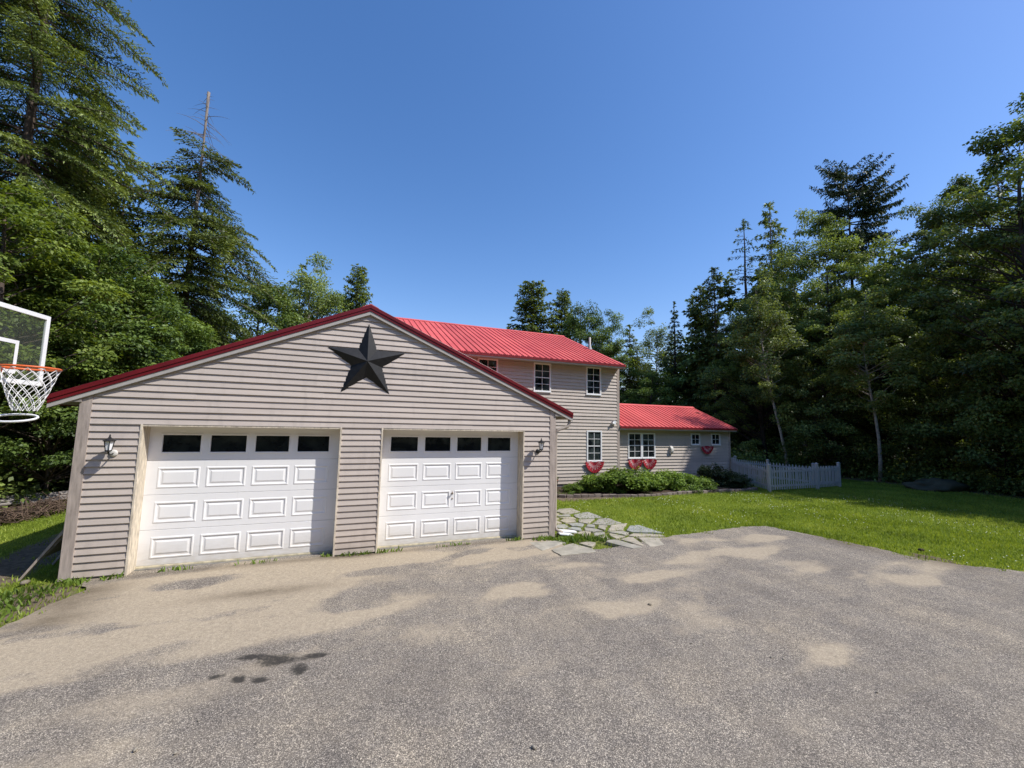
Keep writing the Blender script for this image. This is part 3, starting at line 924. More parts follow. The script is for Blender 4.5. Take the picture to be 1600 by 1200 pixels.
def build_house():
    ex = .127
    mb = MB()
    courses(mb, .16, 4.66, ex, lambda z: (HX0, HX1-.09), [(w[0]+.02, w[1]-.02, w[2]+.02, w[3]-.02) for w in WINS], lambda x, d, z: (x, HY-d, z), RND, .030)
    def side_y(z):
        if z <= EZ-.1: return HY+.1, HYB
        k = (z-EZ+.1)/((RZ-EZ)/(RY-EY))
        return HY-.3+k, HYB+.2-k
    courses(mb, .16, RZ-.12, ex, side_y, [], lambda y, d, z: (HX1+d, y, z), RND, .030)
    courses(mb, .16, RZ-.12, ex, side_y, [], lambda y, d, z: (HX0-d, y, z), RND, .030)
    mb.quad((HX0, HYB, .16), (HX1, HYB, .16), (HX1, HYB, EZ-.1), (HX0, HYB, EZ-.1))
    build('siding_wall', mb, M['siding_house'], house)
    wg = MB()
    courses(wg, .10, 2.24, ex, lambda z: (HX1+.02, WX1-.09), [(w[0]+.02, w[1]-.02, w[2]+.02, w[3]-.02) for w in WWINS], lambda x, d, z: (x, WY-d, z), RND, .030)
    WB = 10.7
    def wy(z):
        if z <= WEZ-.1: return WY+.1, WB
        k = (z-WEZ+.1)/((WRZ-WEZ)/(WRY-WEY))
        return WY-.3+k, WB+.3-k
    courses(wg, .10, WRZ-.12, ex, wy, [], lambda y, d, z: (WX1+d, y, z), RND, .030)
    wg.quad((HX1, WB, .1), (WX1, WB, .1), (WX1, WB, 2.24), (HX1, WB, 2.24))
    build('wing_siding_wall', wg, M['siding_house'], house)
    f = MB(); f.box(HX0, HX1-.02, HY+.015, HY+.3, -.2, .16); f.box(HX1-.02, WX1-.02, WY+.015, WY+.3, -.2, .10)
    build('foundation', f, M['concrete'], house)
    c = MB(); c.box(HX1-.09, HX1+.002, HY-.026, HY, .12, 4.66); c.box(HX1+.002, HX1+.026, HY-.026, HY+.28, .12, 4.66)
    build('corner_trim', c, M['trim'], house)
    c = MB(); c.box(WX1-.09, WX1+.002, WY-.026, WY, .06, 2.24); c.box(WX1+.002, WX1+.026, WY-.026, WY+.09, .06, 2.24)
    build('corner_trim', c, M['trim'], house)
    r = MB(); e = MB(); roof_slab(r, e, HX0-.06, 10.13, EY, EZ, RY, RZ, 15.9)
    ro = build('roof', r, M['roof'], house); build('eave_edge', e, M['roof_dark'], ro)
    r = MB(); e = MB(); roof_slab(r, e, HX1+.03, 16.52, WEY, WEZ, WRY, WRZ, 11.0)
    ro2 = build('wing_roof', r, M['roof'], house); build('eave_edge', e, M['roof_dark'], ro2)
    v = MB(); v.lathe([(.045, 5.55), (.045, 6.28), (.038, 6.28), (.038, 6.1)], 12, (10.0, 7.9, 0)); v.lathe([(.10, 5.72), (.06, 5.86), (.046, 5.9)], 12, (10.0, 7.9, 0))
    build('vent_pipe', v, M['fascia'], ro, smooth=True)
    v = MB(); v.lathe([(.04, 2.8), (.04, 3.02), (.0, 3.02)], 10, (16.0, 7.75, 0)); v.box(15.9, 16.1, 7.65, 7.85, 2.95, 3.09)
    build('roof_vent', v, M['black_metal'], ro2)
    w = MB(); w.box(HX0-.05, 10.11, EY+.021, EY+.045, EZ-.13, EZ-.035); build('fascia', w, M['fascia'], house)
    w = MB(); w.box(HX1+.04, 16.50, WEY+.021, WEY+.045, WEZ-.13, WEZ-.035); build('fascia', w, M['fascia'], house)
    w = MB(); w.box(HX0-.05, 10.10, EY+.046, HY-.001, EZ-.115, EZ-.10); w.box(HX1+.04, 16.49, WEY+.046, WY-.001, WEZ-.115, WEZ-.10)
    # raking trim at the visible gable ends
    for (x, ey, ez, ry, rz) in ((10.115, EY, EZ, RY, RZ), (16.50, WEY, WEZ, WRY, WRZ)):
        w.prism([(x, ey+.05, ez-.15), (x, ry, rz-.15+.02), (x, ry, rz-.032), (x, ey+.05, ez-.032)], None, (.015, 0, 0))
    build('soffit', w, M['soffit'], house)
    for wdw in WINS: window(*wdw[:4], wdw[4], wdw[5], HY)
    for wdw in WWINS: window(*wdw[:4], wdw[4], wdw[5], WY)
    # dryer vent hood on the wing, flood light on the tall block
    h = MB(); cx, cz = 12.98, 1.37
    prof = [(cx-.05, WY-.016, cz-.17), (cx-.05, WY-.016, cz+.17)] + [(cx-.05, WY-.016-.13*math.sin(a), cz+.17*math.cos(a)) for a in np.linspace(.2, PI-.2, 9)]
    h.prism(prof, None, (.12, 0, 0)); build('vent_hood', h, M['lantern_white'], house)
    h = MB(); h.box(9.82, 9.94, HY-.10, HY-.017, 2.40, 2.54); h.tube([(9.88, HY-.06, 2.46), (9.76, HY-.12, 2.43)], [.03, .045], 10)
    build('flood_light', h, M['white'], house)
build_house()

# buntings under the windows
def bunting(cx, zt, yw, R, H, label):
    n, k = 64, 8
    V = []; tint = []; P = []
    for i in range(n+1):
        a = PI*i/n; row = []
        for j in range(k+1):
            r = j/k
            pl = .05*math.sin(i*2*PI/7.1+1.5*r)*r
            sag = 1-.10*math.sin(a)*0
            row.append((cx-R*math.cos(a)*r, yw-.03-abs(pl)*.9-.02*r, zt-H*math.sin(a)**1.15*r-.03*(1-math.sin(a))*r*abs(math.cos(a))))
        P.append(row)
    for i in range(n):
        for j in range(k):
            V.append([P[i][j], P[i][j+1], P[i+1][j+1], P[i+1][j]]); tint.append(min(1, max(0, (j+.5)/k+.10*math.sin(i*2*PI/7.1+1.5*j/k)+.09*math.sin(i*1.7+cx*9)+.07*math.sin(i*2.9+j*1.3))))
    me = quads_mesh('bunting', np.array(V)-np.array([cx, yw, zt]), np.array(tint), M['bunting'])
    o = mesh_obj('bunting', me); o.location = (cx, yw, zt)
    tag(o, label, 'bunting', 'red and white buntings below the windows')
bunting(8.97, .99, HY-.018, .42, .45, 'red and white fan bunting under the lower window of the tall block')
bunting(11.10, 1.01, WY-.018, .36, .43, 'red and white fan bunting under the left half of the double window')
bunting(11.83, 1.01, WY-.018, .36, .43, 'red and white fan bunting under the right half of the double window')
bunting(15.0, 1.55, WY-.018, .36, .36, 'shaded red and white bunting hanging between the two small square windows')

# ------------------------------------------------------------------ flagstones, bed, small things
def flagstones():
    rnd = random.Random(4)
    seeds = []
    # jittered seeds clipped to the path outline give irregular slabs
    bd = PATH
    y = -1.0
    row = 0
    while y < 2.7:
        x = 3.9+(.22 if row % 2 else 0)
        while x < 6.4:
            p = (x+rnd.uniform(-.13, .13), y+rnd.uniform(-.12, .12))
            if inside(*p, bd) and not (inside(p[0], p[1], DRIVE) and p[0] > 4.5): seeds.append(p)
            x += rnd.uniform(.32, .54)
        y += .30; row += 1
    def clip(poly, a, b, c):      # keep a*x+b*y<=c
        out = []
        for i in range(len(poly)):
            p, q = poly[i], poly[(i+1) % len(poly)]
            fp, fq = a*p[0]+b*p[1]-c, a*q[0]+b*q[1]-c
            if fp <= 0: out.append(p)
            if fp*fq < 0:
                t = fp/(fp-fq); out.append((p[0]+(q[0]-p[0])*t, p[1]+(q[1]-p[1])*t))
        return out
    for i, s in enumerate(seeds):
        poly = [(s[0]-.55, s[1]-.45), (s[0]+.55, s[1]-.45), (s[0]+.55, s[1]+.45), (s[0]-.55, s[1]+.45)]
        for j, t in enumerate(seeds):
            if i == j or math.hypot(t[0]-s[0], t[1]-s[1]) > 1.6: continue
            dx, dy = t[0]-s[0], t[1]-s[1]; L = math.hypot(dx, dy)
            c = (dx*(s[0]+t[0])/2+dy*(s[1]+t[1])/2)-L*.034
            poly = clip(poly, dx, dy, c)
        if len(poly) < 3: continue
        if s[0] < 5.0 and -.62 < s[1] < -.02 and rnd.random() < .7: continue     # grown over with weeds
        sh = rnd.uniform(.86, .97)
        cx = sum(p[0] for p in poly)/len(poly); cy = sum(p[1] for p in poly)/len(poly)
        poly = [(cx+(p[0]-cx)*sh, cy+(p[1]-cy)*sh) for p in poly]
        poly = [p for p in densify(poly, .10, .012, rnd)]
        if any(inside(px, py, DRIVE) and py < -.98 for px, py in poly) and rnd.random() < .35: continue
        z = gz(cx, cy); h = .012+rnd.uniform(0, .012); tx, ty = rnd.uniform(-.02, .02), rnd.uniform(-.02, .02)
        mb = MB()
        top = [(px, py, z+h+(px-cx)*tx+(py-cy)*ty) for px, py in poly]
        inn = [(cx+(p[0]-cx)*.93, cy+(p[1]-cy)*.93, p[2]+.005) for p in top]
        n = len(top)
        mb.v = [(p[0], p[1], z-.03) for p in top]+top+inn
        for k in range(n):
            q = (k+1) % n
            mb.f.append((k, q, n+q, n+k)); mb.f.append((n+k, n+q, 2*n+q, 2*n+k))
        mb.f.append(tuple(2*n+k for k in range(n)))
        o = build('flagstone', mb, M['flag'])
        tag(o, 'irregular grey flagstone of the weedy path beside the garage corner', 'flagstone', 'flagstones of the path')
flagstones()
EDGE = [(6.3, 4.6), (6.7, 4.28), (7.2, 4.12), (7.9, 4.02), (8.6, 3.78), (9.5, 3.62), (10.4, 3.66), (11.2, 3.78), (12.3, 3.80), (13.3, 3.72), (14.3, 3.70), (15.0, 3.9)]
def bed():
    mb = MB()
    top = [(x, y, .03) for x, y in EDGE]
    mb.poly(top+[(15.2, 6.29, .06), (10.13, 6.29, .06), (10.13, 5.99, .06), (6.3, 5.99, .06)])
    structure(build('flower_bed', mb, M['soil']))
    rnd = random.Random(9)
    d = 0; pts = EDGE
    pv = MB().box(-.115, .115, -.055, .055, -.02, .085)
    first = None
    for a, b in zip(pts, pts[1:]):
        L = math.hypot(b[0]-a[0], b[1]-a[1])
        while d < L:
            t = d/L; x, y = a[0]+(b[0]-a[0])*t, a[1]+(b[1]-a[1])*t
            if first is None:
                o = first = build('edging_stone', pv, M['paver'], bevel=.012)
            else:
                o = first.copy(); COL.objects.link(o)
            o.location = (x, y+rnd.uniform(-.015, .015), rnd.uniform(-.015, .01)); o.rotation_euler = (rnd.uniform(-.06, .06), rnd.uniform(-.06, .06), math.atan2(b[1]-a[1], b[0]-a[0])+rnd.uniform(-.12, .12))
            tag(o, 'small grey brown edging stone bordering the flower bed', 'edging stone', 'edging stones along the flower bed')
            d += .245
        d -= L
bed()

def pebbles():
    rnd = random.Random(2)
    P = [(3.79,-3.34,.022),(1.41,-4.98,.02),(-1.14,-4.07,.018),(-.88,-4.19,.013),(4.11,-4.74,.014),(4.2,-4.8,.013),(4.27,-4.76,.010),(4.47,-5.44,.012),(3.56,-4.26,.011),(.38,-4.46,.008),(3.67,-4.32,.010),(-.84,-3.87,.008),(10.49,-3.08,.05),(-3.86,.03,.06)]
    for x, y, r in P:
        mb = MB(); pr = []
        n = 9
        for i in range(5):
            f = PI*i/4
            pr.append((r*math.sin(f)+1e-4, -r*.55*math.cos(f)))
        mb.lathe(pr, n)
        k = rnd.uniform(.6, 1.2)
        mb.v = [(vx*(1+rnd.uniform(-.2, .2))*k, vy*(1+rnd.uniform(-.2, .2)), vz) for vx, vy, vz in mb.v]
        o = build('pebble', mb, M['pebble'], smooth=True); o.location = (x, y, gz(x, y)+.012+r*.45); o.rotation_euler = (0, 0, rnd.uniform(0, 6))
        if r < .03: tag(o, 'small loose pebble lying on the open driveway asphalt', 'pebble', 'pebbles on the driveway')
        elif x > 0: tag(o, 'dark clod at the driveway edge by the sunny lawn', 'clod'); o.name = 'clod'; o.data.materials[0] = M['soil']
        else: tag(o, 'pale flat stone in the garage shadow near its corner', 'stone'); o.name = 'stone'
    # little white splash boards by the downspout
    mb = MB(); 
    for a, (x0, x1, y0, y1) in enumerate(((4.24, 4.70, .03, .20), (4.22, 4.50, -.14, .015))):
        mb.prism([(x0, y0, .09-a*.02), (x1, y0-.05, .035), (x1, y0-.05, .06), (x0, y0, .115-a*.02)], None, (.03, y1-y0, 0))
    t = build('splash_board', mb, M['white'], bevel=.005); tag(t, 'white splash boards lying below the downspout at the garage corner', 'splash board')
pebbles()

def flowerpot():
    t = thing('flower_pot', (7.0, 5.5, .04), 'brown clay pot with a small plant against the house wall', 'flower pot')
    mb = MB(); mb.lathe([(.0, .04), (.11, .04), (.15, .34), (.17, .35), (.17, .40), (.15, .40), (.14, .35), (0, .34)], 18, (7.0, 5.5, 0))
    build('pot', mb, M['clay'], t, smooth=True)
    rng = np.random.default_rng(8); P = [(7+rng.normal()*.06, 5.5+rng.normal()*.06, .35) for _ in range(50)]
    n = len(P); P = np.array(P); h = rng.uniform(.08, .2, n); a = rng.uniform(0, 6.28, n)
    d = np.stack([np.cos(a)*h*.7, np.sin(a)*h*.7, h], 1); w = np.stack([-np.sin(a), np.cos(a), a*0], 1)*.02
    V = np.stack([P, P+d*.5+w, P+d, P+d*.5-w], 1)-np.array([7, 5.5, .04])
    mesh_obj('leaves', quads_mesh('leaves', V, rng.uniform(0, 1, n), M['weed']), t)
flowerpot()

# picket fence
def fence():
    t = thing('picket_fence', (14.96, 3.32, 0), 'white picket fence enclosing a small yard in tree shade beside the wing', 'picket fence')
    posts = [(16.40, 6.12, 0), (14.96, 3.32, 0), (17.65, 3.30, 0), (19.47, 3.56, -.02), (17.05, 6.55, .05), (19.15, 6.5, -.13), (19.65, 4.7, -.16)]
    runs = [(0, 1), (1, 2), (2, 3), (4, 5), (5, 6), (6, 3)]
    H = .98
    for a, b in runs:
        A, B = Vector(posts[a]), Vector(posts[b]); d = B-A; L = d.length; u = d/L; s = Vector((-u.y, u.x, 0)).normalized()
        mb = MB()
        def obox(p, hu, hs, z0, z1, point=0):
            c = [p-u*hu-s*hs, p+u*hu-s*hs, p+u*hu+s*hs, p-u*hu+s*hs]
            i = len(mb.v)
            for q in c: mb.v.append((q.x, q.y, p.z+z0))
            for q in c: mb.v.append((q.x, q.y, p.z+z1))
            for f in ((0,1,5,4),(1,2,6,5),(2,3,7,6),(3,0,4,7)): mb.f.append(tuple(i+k for k in f))
            if point:
                mb.v.append((p.x, p.y, p.z+z1+point)); 
                for k in range(4): mb.f.append((i+4+k, i+4+(k+1) % 4, i+8))
            else: mb.f.append((i+4, i+5, i+6, i+7))
        n = int(L/.125)
        for k in range(1, n):
            p = A+d*(k/n)-s*.03
            obox(p, .028, .008, .06, H-.10-.05, .07)
        for zz in (.16, .70):
            i = len(mb.v)
            for P0 in (A, B):
                for (ds, dz) in ((-.018, 0), (.018, 0), (.018, .075), (-.018, .075)):
                    q = P0+s*ds; mb.v.append((q.x, q.y, P0.z+zz+dz))
            for k in range(4):
                j = (k+1) % 4; mb.f.append((i+k, i+j, i+4+j, i+4+k))
        build('picket_panel', mb, M['fence'], t)
    for x, y, z in posts:
        mb = MB().box(x-.045, x+.045, y-.045, y+.045, z-.1, z+H); mb.box(x-.058, x+.058, y-.058, y+.058, z+H, z+H+.02)
        i = len(mb.v); mb.v += [(x-.05, y-.05, z+H+.021), (x+.05, y-.05, z+H+.021), (x+.05, y+.05, z+H+.021), (x-.05, y+.05, z+H+.021), (x, y, z+H+.055)]
        for k in range(4): mb.f.append((i+k, i+(k+1) % 4, i+4))
        build('post', mb, M['fence'], t)
fence()

# basketball hoop (portable, facing the driveway)
def hoop():
    ang = RAD(7)
    dv = Vector((math.sin(ang), math.cos(ang), 0)); nv = Vector((math.cos(ang), -math.sin(ang), 0))
    far = Vector((-3.0, -1.85, 0)); Wd = 1.12
    c = far-dv*Wd/2
    zt, zb = 3.335, 2.575
    base = c-nv*.95
    t = thing('basketball_hoop', (base.x, base.y, 0), 'portable basketball hoop with clear white-framed backboard, orange rim and white net', 'basketball hoop')
    def P(s, o, z): q = c+dv*s+nv*o; return (q.x, q.y, z)
    def rbox(mb, s0, s1, o0, o1, z0, z1):
        i = len(mb.v)
        mb.v += [P(s0,o0,z0),P(s1,o0,z0),P(s1,o1,z0),P(s0,o1,z0),P(s0,o0,z1),P(s1,o0,z1),P(s1,o1,z1),P(s0,o1,z1)]
        for f in ((0,3,2,1),(4,5,6,7),(0,1,5,4),(1,2,6,5),(2,3,7,6),(3,0,4,7)): mb.f.append(tuple(i+k for k in f))
    h = Wd/2
    b = MB(); rbox(b, -h+.03, h-.03, -.004, .004, zb+.03, zt-.03)
    bd = build('backboard', b, M['acrylic'], t)
    f = MB(); w = .045
    rbox(f, -h, -h+w, -.012, .012, zb, zt); rbox(f, h-w, h, -.012, .012, zb, zt)
    rbox(f, -h+w, h-w, -.012, .012, zb, zb+w); rbox(f, -h+w, h-w, -.012, .012, zt-w, zt)
    build('board_frame', f, M['board_white'], bd, bevel=.003)
    s = MB(); sw = .036
    a0, a1, z0, z1 = -.23, .23, zb+.10, zb+.43
    rbox(s, a0, a0+sw, .0045, .0065, z0, z1); rbox(s, a1-sw, a1, .0045, .0065, z0, z1); rbox(s, a0+sw, a1-sw, .0045, .0065, z1-sw, z1); rbox(s, a0+sw, a1-sw, .0045, .0065, z0, z0+sw)
    build('target_square', s, M['board_white'], bd)
    # rim
    R = .20; rz = 2.715; oc = .285
    r = MB(); n = 40
    ring = [P(R*math.sin(2*PI*k/n), oc+R*math.cos(2*PI*k/n), rz) for k in range(n+1)]
    r.tube(ring, .010, 8, False)
    for sg in (-1, 1): r.tube([P(sg*.06, .015, rz-.005), P(sg*.10, oc-R*.93, rz-.004)], .009, 6)
    rbox(r, -.09, .09, .008, .016, rz-.09, rz+.03)
    rim = build('rim', r, M['orange'], t, smooth=True)
    # net
    nn = MB(); K = 12; lv = 7; H = .40
    def NP(k, j):
        fr = j/lv; rad = R*(1-.60*fr**.85)+.012*math.sin(fr*PI)
        a = 2*PI*(k+.5*(j % 2))/K
        return P(rad*math.sin(a), oc+rad*math.cos(a), rz-.012-H*fr)
    for k in range(K):
        for j in range(lv):
            for dk in ((0, -1) if j % 2 == 0 else (0, 1)):
                a, b2 = NP(k, j), NP(k+dk, j+1)
                nn.tube([a, b2], .0032, 5)
        nn.tube([P(R*math.sin(2*PI*k/K), oc+R*math.cos(2*PI*k/K), rz+.008), NP(k, 0)], .005, 5)
    build('net', nn, M['net'], t)
    # arms, pole and base
    a = MB()
    for sg in (-1, 1):
        a.tube([P(sg*.12, -.02, zt-.22), P(sg*.05, -.50, 2.55)], .017, 8); a.tube([P(sg*.12, -.02, zb+.12), P(sg*.05, -.50, 2.20)], .017, 8)
    build('arm', a, M['pole'], t)
    p = MB(); p.tube([P(0, -.95, .12), P(0, -.50, 2.75)], .042, 12); build('pole', p, M['pole'], t, smooth=True)
    bs = MB()
    prof = [P(-.38, -1.45, 0), P(.38, -1.45, 0), P(.38, -.70, 0), P(-.38, -.70, 0)]
    bs.prism([Vector(q)+Vector((0, 0, .0)) for q in prof], None, (0, 0, .17))
    build('base', bs, M['pole'], t, bevel=.04)
    # looped height-adjusting handle
    hd = MB(); pts = []
    for k in range(25):
        q = 2*PI*k/24
        pts.append(P(-.10+.085*math.sin(q), .28+.17*math.cos(q), 2.235+.035*math.sin(q)))
    hd.tube(pts, .010, 8, False)
    hd.tube([P(-.06, -.47, 2.33), P(-.08, -.2, 2.30), P(-.10, .11, 2.235)], .014, 8)
    hh = build('handle', hd, M['board_white'], t, smooth=True)
    gp = MB(); gp.tube([P(-.09, -.1, 2.272), P(-.10, .10, 2.222)], .02, 8); build('grip', gp, M['pink'], hh, smooth=True)
hoop()

# things at the left of the garage
def left_things():
    rnd = random.Random(31)
    # old planks stacked on the grass
    for k in range(7):
        mb = MB().box(-1.9, 1.9, -.07, .07, 0, .035)
        o = build('plank', mb, M['plank'], bevel=.004)
        o.location = (-6.6+rnd.uniform(-.25, .25), 7.3+(k % 3)*.17+rnd.uniform(-.03, .03), .02+.045*(k//3)+.06*(k % 3)); o.rotation_euler = (RAD(14), RAD(rnd.uniform(-2.5, 2.5)), RAD(22+rnd.uniform(-4, 4)))
        tag(o, 'long weathered grey plank in the pile on the grass by the trees', 'plank', 'weathered planks piled by the trees')
    # heap of dry brush
    rng = np.random.default_rng(6); mb = MB()
    for _ in range(520):
        t = rng.uniform(-1, 1); cx, cy = -6.55+t*.25, 4.9+t*1.05
        p = Vector((cx+rng.normal()*.17, cy+rng.normal()*.2, abs(rng.normal())*.11+.02)); d = Vector((rng.normal(), rng.normal(), rng.normal()*.45)).normalized()*rng.uniform(.12, .32)
        mb.tube([p-d, p+Vector((0, 0, .03)), p+d], [.006, .008, .003], 4, False)
    o = build('brush_pile', mb, M['brush']); tag(o, 'low heap of dry brown twigs on the grass left of the garage', 'brush pile')
    # old frame leaning on the garage side wall
    t = thing('leaning_frame', (-3.85, .55, 0), 'old wooden frame leaning on the shaded garage side wall', 'wooden frame')
    for (y, w) in ((.25, .05), (.95, .05)):
        mb = MB(); mb.prism([(-4.05, y, -.02), (-4.02, y, -.02), (-3.57, y, .68), (-3.60, y, .70)], None, (0, w, 0)); build('stile', mb, M['trim'], t)
    mb = MB(); mb.prism([(-3.60, .18, .66), (-3.53, .18, .63), (-3.53, .18, .70), (-3.60, .18, .73)], None, (0, .92, 0)); build('top_rail', mb, M['trim'], t)
    mb = MB(); mb.prism([(-3.86, .30, .27), (-3.84, .30, .25), (-3.58, .30, .60), (-3.60, .30, .63)], None, (0, .66, 0)); build('panel', mb, M['plank'], t)
left_things()

def boulder(loc, s, label):
    mb = MB(); n, k = 40, 20
    for i in range(k+1):
        f = PI*i/k
        for j in range(n):
            a = 2*PI*j/n; v = Vector((math.sin(f)*math.cos(a), math.sin(f)*math.sin(a), -math.cos(f)))
            r = 1+.34*noise.noise(v*1.6+Vector(loc))+.20*noise.noise(v*3.7)+.09*noise.noise(v*9)
            mb.v.append((v.x*s[0]*r, v.y*s[1]*r, v.z*s[2]*r))
    for i in range(k):
        for j in range(n): 
            a = i*n+j; b = i*n+(j+1) % n; mb.f.append((a, b, b+n, a+n))
    o = build('boulder', mb, M['boulder'], smooth=True); o.location = loc; tag(o, label, 'boulder')
boulder((22.9, 1.9, .03), (1.25, .8, .40), 'low mossy boulder at the dark wood edge beyond the lawn')

# ------------------------------------------------------------------ vegetation
def nrm(a): return a/np.maximum(np.linalg.norm(a, axis=-1, keepdims=True), 1e-9)
def cards(P, D, Nn, ln, wd, sag=0.0):
    """rhombic leaf cards: base P, direction D, normal hint Nn"""
    W = nrm(np.cross(D, Nn))*wd[:, None]
    l = ln[:, None]
    mid = P+D*l*.45; tip = P+D*l; tip[:, 2] -= sag*ln
    return np.stack([P, mid+W, tip, mid-W], 1)
def tubes_mesh(name, mb, mat):
    me = bpy.data.meshes.new(name); me.from_pydata(mb.v, [], mb.f); me.materials.append(mat)
    me.polygons.foreach_set('use_smooth', [True]*len(me.polygons)); me.update(); return me

def conifer(seed, h=15, R=3.2, z0=1.5, step=.36, per=5, droop=.28, up=.5, card=(.26, .035), tw=.17, prof=None, top_bare=0.0, gap=0.0, side=1.0, mat='hemlock', bark='bark', wind=None, trunk_r=None, lowLOD=False, ragged=.35, asym=None, ncard=.5):
    rng = np.random.default_rng(seed); rnd = random.Random(seed)
    mb = MB(); tr = trunk_r or h*.0135
    bend = [rng.normal()*.02*h/15 for _ in range(8)]
    zs = np.linspace(0, h, 9)
    cxy = [(0, 0)]
    for k in range(8): cxy.append((cxy[-1][0]+rng.normal()*.035, cxy[-1][1]+rng.normal()*.035))
    cxy = np.array(cxy)
    mb.tube([(cxy[k][0], cxy[k][1], zs[k]) for k in range(9)], [max(.02, tr*(1-.92*zs[k]/h)) if k < 8 else .015+ (tr*.25 if top_bare else 0) for k in range(9)], 9)
    def axis(z): return np.array([np.interp(z, zs, cxy[:, 0]), np.interp(z, zs, cxy[:, 1]), z])
    prof = prof or (lambda t: (1-t)**.85*(.35+.65*min(1, t/.12)))
    AP, AD, AN, AL, AW, AT = [], [], [], [], [], []
    z = z0
    while z < h-.15:
        t = (z-z0)/(h-z0)
        for b in range(per if rng.random() > .25 else per-1):
            if rng.random() < gap: continue
            az = rng.uniform(0, 2*PI)
            L = R*prof(t)*rng.uniform(1-ragged, 1+ragged*.55)
            if asym: L *= asym(az, t)
            if L < .12: continue
            e = up*(t**1.3)*1.1-.12+rng.normal()*.12
            bz = z+rng.uniform(-.5, .5)*step
            if bz > h-.05: continue
            dirn = np.array([math.cos(az)*math.cos(e), math.sin(az)*math.cos(e), math.sin(e)]); perp = np.array([-math.sin(az), math.cos(az), 0])
            o = axis(bz)
            dr = droop*rng.uniform(.6, 1.4)
            def pt(s): 
                s = np.asarray(s)[..., None]
                return o+dirn*s+np.array([0, 0, -1])*dr*s*s/max(L, .5)
            q = pt(np.linspace(0, L*.95, 4))
            rb = max(.008, min(.05, tr*.12*(L/R+.4)))
            mb.tube([tuple(x) for x in q], [rb, rb*.7, rb*.45, rb*.15], 4, False)
            bare = top_bare and t > 1-top_bare
            if bare and rng.random() < .96: continue
            s = np.arange(.15*L+rng.uniform(0, tw), L, tw)
            if len(s) == 0: s = np.array([L*.6])
            base = pt(s)
            for sg in (-1, 1):
                lt = np.minimum(side*(.42*(L-s)+.10), .95)*rng.uniform(.6, 1.15, len(s))
                fw = rng.uniform(.45, .95, len(s))[:, None]
                td = nrm(dirn*fw+perp*sg*1.0+np.array([0, 0, -.22])*rng.uniform(0, 1.6, len(s))[:, None])
                nc = np.maximum(1, np.ceil(lt/(card[0]*ncard)).astype(int))
                idx = np.repeat(np.arange(len(s)), nc)
                frac = np.concatenate([np.arange(c)/c for c in nc])
                P = base[idx]+td[idx]*(frac*lt[idx])[:, None]; P[:, 2] -= .12*(frac*lt[idx])**2
                D = nrm(td[idx]+rng.normal(0, .38, (len(idx), 3)))
                AP.append(P); AD.append(D); AN.append(np.array([0, 0, 1])+rng.normal(0, .5, (len(idx), 3)))
                AL.append(card[0]*rng.uniform(.6, 1.25, len(idx))); AW.append(card[1]*rng.uniform(.7, 1.3, len(idx)))
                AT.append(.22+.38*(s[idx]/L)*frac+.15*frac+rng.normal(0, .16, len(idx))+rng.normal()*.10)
            # tip spray
            n = 7
            P = np.repeat(pt(np.array([L*.93])), n, 0)
            AP.append(P); AD.append(nrm(dirn+np.array([0, 0, -.3])+rng.normal(0, .45, (n, 3)))); AN.append(np.array([0, 0, 1])+rng.normal(0, .5, (n, 3)))
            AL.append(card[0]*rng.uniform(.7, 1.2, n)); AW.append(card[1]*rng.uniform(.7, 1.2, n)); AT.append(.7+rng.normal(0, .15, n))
        z += step*rng.uniform(.7, 1.3)
    if not top_bare:
        n = 40; P = np.zeros((n, 3)); P[:] = axis(h-.1); P[:, 2] -= rng.uniform(0, .7, n)
        AP.append(P); AD.append(nrm(np.array([0, 0, .8])+rng.normal(0, .5, (n, 3)))); AN.append(rng.normal(0, 1, (n, 3))); AL.append(card[0]*rng.uniform(.6, 1.1, n)); AW.append(np.full(n, card[1])); AT.append(.6+rng.normal(0, .15, n))
    V = cards(np.concatenate(AP), np.concatenate(AD), np.concatenate(AN), np.concatenate(AL), np.concatenate(AW), .25)
    return dict(h=h, R=R, V=V, T=np.concatenate(AT), mb=mb, mat=mat, bark=bark)

